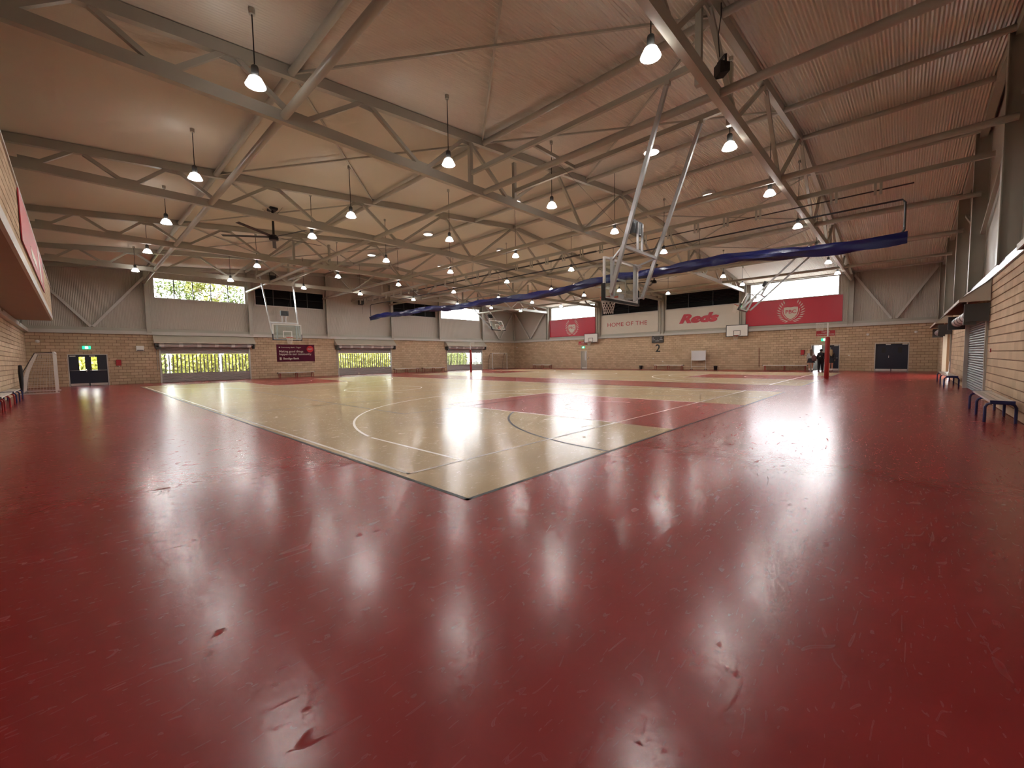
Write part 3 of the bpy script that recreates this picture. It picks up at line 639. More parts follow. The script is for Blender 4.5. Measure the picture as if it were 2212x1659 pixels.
# lit store room behind the raised shutter
st = MB().box(XR + .3, XR + 3, 27.0, 27.1, 0, 2.6).box(XR + .3, XR + 3, 33.1, 33.2, 0, 2.6).box(XR + 2.9, XR + 3, 27.1, 33.1, 0, 2.6).box(XR + .25, XR + 3, 27, 33.2, 2.6, 2.7).box(XR + .25, XR + 3, 27, 33.2, -.2, 0).build('wall_store', M['mortar']); tag(st, 'small store room behind the raised shutter', kind='structure')
lay_bricks(st, 1, 33.1, -1, XR + .3, XR + 2.9, 0, 2.6, [], 60)
MB().box(XR + 1.2, XR + 1.9, 29.4, 30.6, 2.56, 2.6).build('room_light', mat('store_lamp', (.9, .9, .9), .4, emit=(1, .9, .7), estr=40), st)

# ---------------------------------------------------------------- high bay pendants
LX = [29.02, 23.27, 17.48, 12.0, 6.05, .3]; LY = [-.12, 4.5, 9.05, 13.4, 18.4, 23.45, 28.05, 32.7]
ORD = ['first', 'second', 'third', 'fourth', 'fifth', 'sixth', 'seventh', 'eighth']
LM = {}
def lamp_parts():
    def keep(mb, n, m, sm=True):
        o = mb.build(n, M[m], smooth=sm, link=False); LM[n] = o.data; bpy.data.objects.remove(o)
    keep(MB().lathe([(.155, .012), (.155, 0)], (0, 0, -.02), 14), 'lens', 'lens')
    keep(MB().lathe([(.06, .15), (.11, .12), (.18, -.02), (.162, -.02)], (0, 0, 0), 14), 'shade', 'shade')
    keep(MB().lathe([(.03, .36), (.055, .34), (.065, .31), (.065, .18), (.05, .16)], (0, 0, 0), 16), 'driver_housing', 'dark')
    keep(MB().lathe([(.055, -.10), (.055, 0)], (0, 0, 0), 12), 'ceiling_rose', 'steel')
lamp_parts()
for j, x in enumerate(LX):
    for i, y in enumerate(LY):
        xx = x
        if (i, j) == (1, 3): xx = 13.85
        if (i, j) == (6, 2): xx = 15.4
        zt = roof_z(y) - .02; z = 6.70
        t = thing('high_bay_light', f'glowing high bay pendant, {ORD[j]} from the right wall in the {ORD[i]} row back', 'pendant light', (xx, y, z), group='high bay pendants')
        for n in ('lens', 'shade', 'driver_housing'): obj(n, LM[n], t)
        obj('ceiling_rose', LM['ceiling_rose'], t, (0, 0, zt - z))
        MB().tube([(0, 0, .35), (.004, 0, (zt - z) * .6), (0, 0, zt - z - .08)], .011, 5).build('suspension_cord', M['rubber'], t)
k = 0
for y in (12.75, 19.1):
    for j, x in enumerate((25.2, 18.1, 10.7, 3.55)):
        z = roof_z(y) - .16
        t = thing('round_skylight', f'white round skylight diffuser, {ORD[j]} from the right {"before" if y < RY else "behind"} the roof ridge', 'skylight', (x, y, z), group='round skylights')
        MB().lathe([(.27, .0), (.30, .02), (.30, .16), (.28, .16), (.28, .03)], n=28).build('rim', M['white'], t, smooth=True)
        MB().lathe([(.275, .0), (.275, .015)], n=28).build('diffuser', M['skyl'], t)
def fan(x, y, z, r, label, ph):
    t = thing('ceiling_fan', label, 'ceiling fan', (x, y, z), group='ceiling fans'); zr = roof_z(y) - z
    MB().tube([(0, 0, .1), (0, 0, zr)], .05, 10).build('drop_rod', M['black'], t)
    MB().box(-.25, .25, -.16, .16, zr - .12, zr - .02).build('mounting_plate', M['black'], t)
    MB().lathe([(.06, -.14), (.19, -.12), (.20, 0), (.14, .1), (.06, .14)], n=20).build('hub_motor', M['black'], t, smooth=True)
    for k in range(5):
        a = ph + 2 * PI * k / 5; b = MB(); w_ = .12
        ca, sa = math.cos(a), math.sin(a)
        def P(u, v, h): return (u * ca - v * sa, u * sa + v * ca, h)
        b.add([P(.15, -w_ * .6, .0), P(.15, w_ * .6, .035), P(r, w_, .03), P(r, -w_ * .4, .0), P(.15, -w_ * .6, .015), P(.15, w_ * .6, .05), P(r, w_, .04), P(r, -w_ * .4, .012)],
              [(3, 2, 1, 0), (4, 5, 6, 7), (0, 1, 5, 4), (1, 2, 6, 5), (2, 3, 7, 6), (3, 0, 4, 7)]).build('fan_blade', M['black'], t)
    for k in range(4):
        a = ph + .4 + PI / 2 * k; MB().tube([(.05 * math.cos(a), .05 * math.sin(a), .9 if zr > 1 else zr - .1), (.5 * math.cos(a), .5 * math.sin(a), zr)], .006, 5).build('guy_wire', M['black'], t)
fan(11.1, 3.85, 7.12, 2.15, 'large black ceiling fan hanging over the nearer left court', .3)
fan(18.1, 28.6, 7.15, 2.15, 'large black ceiling fan hanging behind the nearest backboard', .9)

# ---------------------------------------------------------------- basketball hoops
def net_mesh(r0, r1, h, n=12, rows=6, wd=.006):
    b = MB()
    def P(k, j):
        t = j / rows; r = r0 + (r1 - r0) * min(1, t * 1.25) ; a = 2 * PI * (k + (j % 2) * .5) / n
        return (r * math.cos(a), r * math.sin(a), -h * t)
    for j in range(rows):
        for k in range(n):
            b.tube([P(k, j), P(k if j % 2 == 0 else k + 1, j + 1)], wd, 4, False); b.tube([P(k, j), P(k - 1 if j % 2 == 0 else k, j + 1)], wd, 4, False)
    return b
def ring(mb, c, r, t, n=24):
    pts = [(c[0] + r * math.cos(2 * PI * k / n), c[1] + r * math.sin(2 * PI * k / n), c[2]) for k in range(n + 1)]; return mb.tube(pts, t, 6, False)
def hoop(label, xb, yc, s, fold, clock=True, hang=True):
    """roof hung hoop. local frame: +x towards court centre, board face at x=0; s=+1 faces +X, -1 faces -X"""
    t = thing('basketball_hoop', label, 'basketball hoop', (xb, yc, 0), 0 if s > 0 else PI, group='roof hung hoops')
    pv = Vector((-1.7, 0, 7.4)); ca, sa = math.cos(fold), math.sin(fold)
    def F(p):
        d = Vector(p) - pv; return (pv.x + d.x * ca - d.z * sa, p[1], pv.z + d.x * sa + d.z * ca)
    def part(name, m, mb, parent=t, smooth=False):
        mb.v = [F(p) for p in mb.v]; return mb.build(name, M[m], parent, smooth=smooth)
    bz0, bz1 = 2.9, 3.95
    part('backboard', 'acryl', MB().box(-.012, 0, -.9, .9, bz0, bz1))
    bd = part('board_frame', 'white', MB().box(-.05, .004, -.92, -.86, bz0, bz1).box(-.05, .004, .86, .92, bz0, bz1).box(-.05, .004, -.86, .86, bz1 - .05, bz1 + .01).box(-.05, .004, -.86, .86, bz0, bz0 + .05))
    q = MB()
    for a in ((-.295, .295, 3.05, 3.10), (-.295, .295, 3.45, 3.50), (-.295, -.245, 3.10, 3.45), (.245, .295, 3.10, 3.45)): q.box(.001, .005, *a)
    part('target_square', 'white', q)
    part('board_pad', 'black', MB().box(-.07, .03, -.95, .95, bz0 - .06, bz0 + .005).box(-.07, .03, -.95, -.905, bz0, bz0 + .38).box(-.07, .03, .905, .95, bz0, bz0 + .38))
    rim = part('rim', 'orange', ring(MB(), (.375, 0, 3.05), .225, .011).box(0.0, .16, -.06, .06, 3.01, 3.05))
    part('rim_bracket', 'galv', MB().box(-.03, .012, -.11, .11, 2.98, 3.10))
    nb = net_mesh(.225, .13, .45); nb.v = [(x + .375, y, z + 3.05) for x, y, z in nb.v]; part('net', 'net', nb)
    for sy in (-1, 1):
        part('mast', 'galv', MB().bar((-1.7, sy * 1.05, 7.4), (-.2, sy * .86, 3.02), .09, .075, (0, 1, 0)))
        part('board_post', 'galv', MB().bar((-.1, sy * .62, bz0 + .05), (-.1, sy * .62, bz1 + .02), .08, .08))
        part('strut', 'galv', MB().bar((-.57, sy * .92, 4.1), (-.1, sy * .62, bz1 - .06), .05, .05))
        part('strut', 'galv', MB().bar((-.22, sy * .84, 3.06), (-.1, sy * .62, 3.0), .05, .05))
    part('cross_bar', 'galv', MB().bar((-.57, -.92, 4.1), (-.57, .92, 4.1), .07, .07))
    part('height_jack', 'galv', MB().bar((-.30, -.62, bz1 - .1), (-.30, .62, bz1 - .1), .03, .03).lathe([(.08, -.05), (.08, .05)], (-.14, .66 * s, bz1 - .1), 14, 1))
    if clock:
        part('clock_post', 'galv', MB().bar((-.55, -.12, 4.1), (-.55, -.12, 4.85), .05, .05).bar((-.55, .12, 4.1), (-.55, .12, 4.85), .05, .05))
        part('shot_clock', 'black', MB().box(-.50, -.36, -.25, .25, 4.58, 4.92))
    if hang:
        # roof frame above: two cross beams and the hanging posts; 
        for sy in (-1, 1):
            MB().bar((-2.4, sy * 1.05, 7.45), (4.9, sy * 1.05, 7.45), .09, .13).build('support_beam', M['steel'], t)
            MB().bar((4.85, sy * 1.05, 7.0), (4.85, sy * 1.05, chord_z(yc + sy) - .1), .12, .12).build('hanger_post', M['steel'], t)
            MB().bar((-2.35, sy * 1.05, 7.0), (-2.35, sy * 1.05, chord_z(yc + sy) - .1), .12, .12).build('hanger_post', M['steel'], t)
            MB().bar((-1.7, sy * 1.05, 7.3), (-1.7, sy * 1.05, 7.5), .1, .1).build('pivot_bracket', M['steel'], t)
        MB().bar((2.2, -1.05, 7.45), (2.2, 1.05, 7.45), .07, .1).build('spreader_beam', M['steel'], t)
        MB().tube([(2.2, .1, 7.4), F((-.57, 0, 4.15))], .004, 5).build('winch_cable', M['dark'], t)
    return t
hoop('glass basketball backboard on galvanised masts, nearest the camera and seen from behind', 26.8, 7.5, -1, 0)
hoop('glass basketball hoop hanging in front of the bank banner', 1.2, 7.5, 1, 0)
hoop('basketball hoop swung up in front of the right crest panel', 26.8, 26.4, -1, -.48 * -1 if False else .48)
hoop('basketball hoop swung up near the far left corner of the hall', 1.2, 26.4, 1, .48)
def wall_hoop(label, xc):
    t = thing('wall_backboard', label, 'basketball hoop', (xc, YB - .38, 0), group='wall mounted hoops')
    MB().box(-.9, .9, -.02, .02, 2.98, 4.03).build('backboard', M['white'], t)
    q = MB()
    for a in ((-.9, .9, 2.98, 3.03), (-.9, .9, 3.98, 4.03), (-.9, -.85, 3.03, 3.98), (.85, .9, 3.03, 3.98), (-.29, .29, 3.08, 3.12), (-.29, .29, 3.48, 3.52), (-.29, -.25, 3.12, 3.48), (.25, .29, 3.12, 3.48)): q.box(a[0], a[1], -.026, -.02, a[2], a[3])
    q.build('border_print', M['blackprint'], t)
    ring(MB(), (0, -.38, 3.05), .225, .012).box(-.06, .06, -.18, -.02, 3.0, 3.06).build('rim', M['orange'], t)
    n = net_mesh(.225, .13, .42); n.v = [(x, y - .38, z + 3.05) for x, y, z in n.v]; n.build('net', M['net'], t)
    for x in (-.5, .5): MB().bar((x, .02, 3.2), (x, .37, 3.2), .05, .05).bar((x, .02, 3.8), (x, .37, 3.8), .05, .05).build('wall_bracket', M['steel'], t)
wall_hoop('white wall backboard beside the home change room sign', 6.3); wall_hoop('white wall backboard between the whiteboard and the right crest panel', 21.53)

# ---------------------------------------------------------------- divider curtain
t = thing('divider_curtain', 'rolled royal blue divider curtain strung across the hall between the courts', 'curtain', (15, 15.6, 5))
o_ = (15, 15.6, 5); c = MB(); n = 12; N_ = 150
for i in range(N_ + 1):
    u = i / N_; x = -2.25 + 34.65 * u
    zc = 5.05 + .10 * math.sin(u * 9 + .5) + .05 * math.sin(u * 31) + (.12 if .62 < u < .9 else 0) * math.sin((u - .62) / .28 * PI)
    for k in range(n):
        a = 2 * PI * k / n; r = .15 + .035 * math.sin(3 * a + u * 40) + .025 * math.sin(5 * a - u * 90) + .015 * random.random()
        c.v.append((x, 15.6 + r * .9 * math.cos(a), zc + r * 1.15 * math.sin(a)))
for i in range(N_):
    for k in range(n): c.face([i * n + k, i * n + (k + 1) % n, (i + 1) * n + (k + 1) % n, (i + 1) * n + k])
c.face(list(range(n))); c.face([N_ * n + k for k in range(n)][::-1])
c.build('rolled_vinyl', M['blue'], t, o_, smooth=True)
MB().bar((XL + .2, 15.6, 7.02), (XR, 15.6, 7.02), .1, .15).build('track_beam', M['steel'], t, o_)
MB().tube([(-3, 15.6, 6.70), (32.5, 15.6, 6.70)], .022, 8).build('drive_shaft', M['dark'], t, o_)
MB().tube([(4.5, 15.6, 6.70), (21, 15.6, 6.70)], .045, 8).build('lift_drum', M['dark'], t, o_)
MB().tube([(-2.0, 15.6, 5.08), (-2.25, 15.6, 5.3), (-2.28, 15.6, 6.2), (-2.1, 15.6, 6.3), (5, 15.6, 6.25), (32.25, 15.6, 6.25), (32.32, 15.6, 6.15), (32.32, 15.6, 5.3), (32.2, 15.6, 5.1)], .03, 8).build('lift_cable', M['black'], t, o_)
x = -4.0
while x < 32:
    if min(abs(x - q) for q in TX) > .3:
        MB().bar((x - .07, 15.56, 6.98), (x - .07, 15.56, 6.55), .03, .07).bar((x + .07, 15.56, 6.98), (x + .07, 15.56, 6.55), .03, .07).build('hanger_bracket', M['steel'], t, o_)
    x += 1.15

# ---------------------------------------------------------------- benches
BENCH = {}
def bench(label, x, y, rz, legs, L=3.0):
    """seat runs along local x; x=0 at the middle, wall side is +y"""
    t = thing('bench', label, 'bench', (x, y, 0), rz, group='long benches')
    for i in range(3): 
        yy = -.15 + i * .105
        MB().box(-L / 2, L / 2, yy, yy + .095, .40, .44).build('seat_plank', M['alu' if legs == 'bluecoat' else 'white'], t)
    for xx in (-L / 2, L / 2 - .03): MB().box(xx - .004, xx + .034, -.155, .165, .385, .445).build('end_cap', M[legs if legs == 'bluecoat' else 'dark'], t)
    for xx in (-L / 2 + .17, 0, L / 2 - .17):
        r = .08; pts = [(xx, -.2, .0), (xx, -.2, .30), (xx, -.175, .355), (xx, -.12, .38), (xx, .12, .38), (xx, .175, .355), (xx, .2, .30), (xx, .2, 0)]
        MB().tube(pts, .024, 8).build('leg_frame', M[legs], t, smooth=True)
    return t
bench('aluminium bench with blue legs nearest the camera on the right wall', 33.85, 10.92, -PI / 2, 'bluecoat', 2.95)
bench('aluminium bench with blue legs beyond the grey shutter on the right wall', 33.83, 23.2, -PI / 2, 'bluecoat', 5.0)
bench('bench with red legs under the bank banner', XL + .35, 10.35, PI / 2, 'red')
bench('bench with red legs just right of the middle left shutter', XL + .35, 21.3, PI / 2, 'red')
bench('bench with red legs just left of the far left shutter', XL + .35, 24.75, PI / 2, 'red')
bench('bench with dark red legs near the far left corner on the back wall', -.95, YB - .35, 0, 'red')
bench('bench with red legs below the painted number two', 15.35, YB - .35, 0, 'red')
bench('bench with red legs beside the open doors on the back wall', 25.2, YB - .35, 0, 'red', 3.2)
bench('aluminium bench with blue legs beside the stored goal on the front wall', 7.1, -4.58, 0, 'bluecoat', 2.9)
bench('aluminium bench with red legs at the far left edge of the picture', 10.6, -4.58, 0, 'red', 3.4)
bench('bench with red legs out past the left picture edge', 14.0, -4.58, 0, 'red', 3.0)

# ---------------------------------------------------------------- netball posts
def netball(label, x, y, s):
    t = thing('netball_post', label, 'netball post', (x, y, 0), group='netball posts')
    MB().tube([(0, 0, 0), (0, 0, 3.06)], .035, 10).build('post', M['white'], t, smooth=True)
    MB().lathe([(.10, .0), (.115, .03), (.105, .7), (.115, 1.4), (.11, 2.2), (.09, 2.3), (.04, 2.31)], n=14).build('pole_pad', M['red'], t, smooth=True)
    ring(MB(), (s * .36, 0, 3.05), .19, .010).bar((0, 0, 3.05), (s * .17, 0, 3.05), .02, .02).build('goal_ring', M['white'], t)
    n = net_mesh(.19, .15, .42, 10, 5, .005); n.v = [(a + s * .36, b, c_ + 3.05) for a, b, c_ in n.v]; n.build('net', M['net'], t)
netball('red padded netball post standing before the open doors', 29.36, 25.75, -1)
netball('red padded netball post standing before the far left shutter', -.6, 25.8, 1)

# ---------------------------------------------------------------- portable goals
def goal(label, loc, rz, W, H, D, m='white'):
    t = thing('portable_goal', label, 'goal', loc, rz, group='portable goals')
    f = MB()
    for x in (-W / 2, W / 2): f.bar((x, 0, 0), (x, 0, H), .07, .07)
    f.bar((-W / 2 - .035, 0, H), (W / 2 + .035, 0, H), .07, .07); f.build('goal_frame', M[m], t)
    k = MB()
    for x in (-W / 2, W / 2): k.tube([(x, 0, H), (x, D * .55, H - .03), (x, D * .95, H * .5), (x, D, .04)], .018, 6).tube([(x, 0, .03), (x, D, .03)], .025, 6)
    k.tube([(-W / 2, D, .03), (W / 2, D, .03)], .025, 6); k.build('back_stay', M['dark'], t)
    n = MB(); g = .11; wd = .0035
    def prof(z): return D * (.55 + .45 * math.sin((1 - z / H) * PI / 2)) if z < H else D * .55
    zs = [i * g for i in range(int(H / g) + 1)]; 
    for sx in (-W / 2, W / 2):
        for z in zs: n.tube([(sx, 0, z), (sx + .03 * math.sin(z * 5), prof(z) * .5, z - .02), (sx, prof(z), z)], wd, 3, False)
        for i in range(1, int(D / g)): n.tube([(sx, i * g * .6, H - .02), (sx, i * g * .85, H * .5), (sx, i * g, .03)], wd, 3, False)
    for z in zs: n.tube([(-W / 2, prof(z), z), (W / 2, prof(z), z)], wd, 3, False)
    xx = -W / 2
    while xx < W / 2: n.tube([(xx, prof(z), z) for z in zs], wd, 3, False); n.tube([(xx, 0, H), (xx, D * .55, H - .06)], wd, 3, False); xx += g
    n.build('net', M['net'], t)
    MB().box(-W / 2 - .08, -W / 2 + .1, -.1, D + .05, 0, .05).box(W / 2 - .1, W / 2 + .08, -.1, D + .05, 0, .05).build('base_skid', M['alu'], t)
goal('white goal with slack net stored in the front left corner', (.45, -3.5, 0), PI, 3.0, 2.02, 1.12)
goal('white goal standing against the left wall near the far corner', (XL + 1.0, 34.6, 0), PI / 2, 2.6, 2.0, .8)
o_ = MB().lathe([(.05, .02), (.11, .5), (.14, 1.1), (.10, 1.4), (.03, 1.42)], (0, 0, 0), 10, 2, .6).build('rolled_net', M['rubber']); o_.location = (2.35, -4.58, 0); tag(o_, 'bundled dark net leaning on the front wall beside the goal', 'net')

# ---------------------------------------------------------------- signs and wall fittings
def exit_sign(x, y, z, rz, label):
    t = thing('exit_sign', label, 'exit sign', (x, y, z), rz, group='exit signs')
    MB().box(-.19, .19, -.06, 0, -.1, .1).build('housing', M['exitg'], t)
    MB().box(-.06, .07, -.064, -.06, -.07, .07).build('running_figure', M['exitw'], t)
exit_sign(XL, -2.23, 2.48, PI / 2, 'green exit sign over the left double doors')
exit_sign(5.03, YB, 2.48, 0, 'exit sign over the single grey door'); exit_sign(27.78, YB, 2.46, 0, 'green exit sign over the open doors')
def change_sign(x, words, label):
    o = MB().box(x - .6, x + .6, YB - .03, YB - .005, 2.77, 3.18).build('change_room_sign', M['redsign']); tag(o, label, 'sign', 'change room signs')
    text('lettering', words, .155, M['cream'], o, (x, YB - .031, 3.01), ROT_WR, align='CENTER', bold=.003)
    text('lettering', 'CHANGEROOM', .155, M['cream'], o, (x, YB - .031, 2.83), ROT_WR, align='CENTER', bold=.003)
change_sign(4.97, 'HOME', 'red HOME change room sign'); change_sign(27.85, 'VISITOR', 'red VISITOR change room sign')
sb = thing('scoreboard', 'black electronic scoreboard above the painted number two', 'scoreboard', (14.08, YB, 3.03))
MB().box(-.61, .61, -.14, -.01, -.33, .33).build('case', M['dark'], sb)
q = MB()
for a in ((-.48, -.44, .08, .24), (.36, .40, .08, .24), (-.56, -.25, -.05, -.01), (.22, .54, -.03, .01), (-.22, .18, -.15, -.12), (-.03, .02, .02, .05)): q.box(a[0], a[1], -.144, -.14, a[2], a[3])
q.build('display_digits', M['board'], sb)
MB().box(-.55, -.42, -.12, -.02, .33, .41).build('horn', M['black'], sb)
nt_ = text('court_number', '2', 1.08, M['blackprint'], None, (14.08, YB - .008, 1.78), ROT_WR, align='CENTER', bold=.022); tag(nt_, 'large black number 2 painted on the back wall', 'number')
wbd = thing('whiteboard', 'whiteboard on a wheeled stand against the back wall', 'whiteboard', (18.27, YB - .45, 0))
MB().box(-.62, .62, -.02, .02, .9, 1.79).build('board', M['board'], wbd)
MB().box(-.64, .64, -.03, .03, .88, .9).box(-.64, .64, -.03, .03, 1.79, 1.81).box(-.64, -.62, -.03, .03, .9, 1.79).box(.62, .64, -.03, .03, .9, 1.79).box(-.5, .5, -.09, -.02, .86, .885).build('frame', M['alu'], wbd)
MB().tube([(-.66, 0, .06), (-.66, 0, 1.85)], .018).tube([(.66, 0, .06), (.66, 0, 1.85)], .018).bar((-.66, 0, .3), (.66, 0, .3), .03, .03).bar((-.66, -.25, .08), (-.66, .25, .08), .04, .03).bar((.66, -.25, .08), (.66, .25, .08), .04, .03).build('stand', M['alu'], wbd)
for x in (-.66, .66):
    for y in (-.23, .23): MB().lathe([(.045, -.02), (.045, .02)], (x, y, .045), 12, 0).build('castor', M['rubber'], wbd)
def bin_(x, label):
    t = thing('waste_bin', label, 'bin', (x, YB - .3, 0), group='black bins')
    MB().lathe([(.13, 0), (.17, .36), (.18, .37), (.17, .38), (.16, .36), (.12, .02)], n=18).build('bucket', M['black'], t, smooth=True)
    MB().lathe([(.185, .34), (.19, .35), (.185, .36)], n=18).build('rim', M['steel'], t)
bin_(12.37, 'small black bin left of the bench below the number two'); bin_(19.75, 'small black bin right of the whiteboard')
def hydrant(x, y, rz, label):
    t = thing('fire_call_box', label, 'fire box', (x, y, 1.48), rz, group='red fire boxes')
    MB().box(-.13, .13, -.1, 0, -.2, .2).build('case', M['red'], t); MB().box(-.1, .1, -.115, -.1, -.17, .17).build('door', M['redsign'], t)
    MB().lathe([(.03, -.3), (.05, -.27), (.05, -.2)], (0, -.05, 0), 10).build('hose_nozzle', M['cream'], t)
hydrant(XL, -.77, PI / 2, 'red fire hose box right of the left double doors'); hydrant(26.38, YB, 0, 'red fire hose box left of the open doors')
t = thing('wall_heater', 'white ventilation box high on the left wall beside the first shutter', 'wall unit', (XL, .36, 2.44))
MB().box(0, .16, -.2, .2, -.17, .17).build('case', M['white'], t); MB().box(.16, .165, -.17, .17, -.15, -.1).build('grille', M['dark'], t)
def sensor(x, y, z, rz, label):
    t = thing('motion_sensor', label, 'sensor', (x, y, z), rz, group='white motion sensors')
    MB().lathe([(.09, 0), (.09, -.02), (.05, -.06), (.02, -.07)], ax=1, n=12).build('dome', M['white'], t, smooth=True); MB().box(-.1, .1, -.012, 0, -.06, .06).build('base', M['cream'], t)
sensor(XL, -4.3, 2.85, PI / 2, 'white motion sensor in the near left corner'); sensor(30.4, YB, 2.75, 0, 'white motion sensor above the closed navy doors')
sensor(33.0, YB, 2.8, 0, 'white motion sensor in the right corner of the back wall'); sensor(-5.6, YB, 2.75, 0, 'white motion sensor in the far left corner')
def plate(x, y, z, rz, label, m='cream'):
    t = thing('wall_socket', label, 'socket', (x, y, z), rz, group='wall sockets'); MB().box(-.07, .07, -.02, 0, -.05, .05).build('plate', M[m], t); MB().box(-.03, .03, -.026, -.02, -.02, .02).build('switch', M['white'], t)
plate(29.35, YB, 1.2, 0, 'small socket right of the open doors'); plate(13.6, YB, 1.1, 0, 'small socket left of the bench below the number two'); plate(14.6, YB, .8, 0, 'small low socket above the bench below the number two')
plate(5.75, YB, 1.25, 0, 'door switch beside the single grey door', 'dark'); plate(XR, 14.3, 1.42, -PI / 2, 'red framed shutter switch on the right wall', 'red'); plate(1.9, YB, .85, 0, 'low socket left of the single grey door')
vp = MB().tube([(23.25, YB - .06, .3), (23.22, YB - .05, 1.95)], .022, 8).build('volleyball_pole', M['wood']); tag(vp, 'slim brown pole leaning on the back wall left of the bench', 'pole')
def speaker(x, y, z, rz, label, sc_=1, cable=None):
    t = thing('loudspeaker', label, 'speaker', (x, y, z), rz, group='black loudspeakers')
    MB().prism([(-.14 * sc_, -.12 * sc_), (.14 * sc_, -.18 * sc_), (.14 * sc_, .16 * sc_), (-.14 * sc_, .12 * sc_)], .34 * sc_, 'yz', -.17 * sc_).build('cabinet', M['black'], t)
    MB().bar((-.19 * sc_, 0, 0), (-.19 * sc_, 0, .3 * sc_), .02, .05).bar((.19 * sc_, 0, 0), (.19 * sc_, 0, .3 * sc_), .02, .05).bar((-.19 * sc_, 0, .3 * sc_), (.19 * sc_, 0, .3 * sc_), .05, .02).build('yoke_bracket', M['black'], t)
    if cable: MB().tube(cable, .01, 5).build('cable', M['black'], t)
    return t
speaker(29.52, 6.72, 7.28, 2.4, 'black speaker clamped on the nearest truss beside the near hoop', .72, [(0, .05, .25), (.05, .06, .7), (.02, .02, 1.1), (.06, 0, 1.36)])
speaker(XL + .25, 8.9, 8.35, 1.57, 'black speaker high on the left wall above the bank banner', 1.2, [(0, -.1, -.1), (.05, -.15, -.5)])
speaker(XL + .25, 16.55, 6.95, 1.57, 'black speaker on the left wall over the middle shutter', 1.3, [(0, -.1, -.1), (.08, -.15, -.5), (0, -.15, -1.1)])
bl = MB().lathe([(.0, -.11), (.06, -.092), (.095, -.055), (.11, 0), (.095, .055), (.06, .092), (.0, .11)], (0, 0, .11), 16).build('ball', M['cream'], smooth=True); bl.location = (-4.9, 15.6, 0); tag(bl, 'pale ball on the floor before the middle left shutter', 'ball')

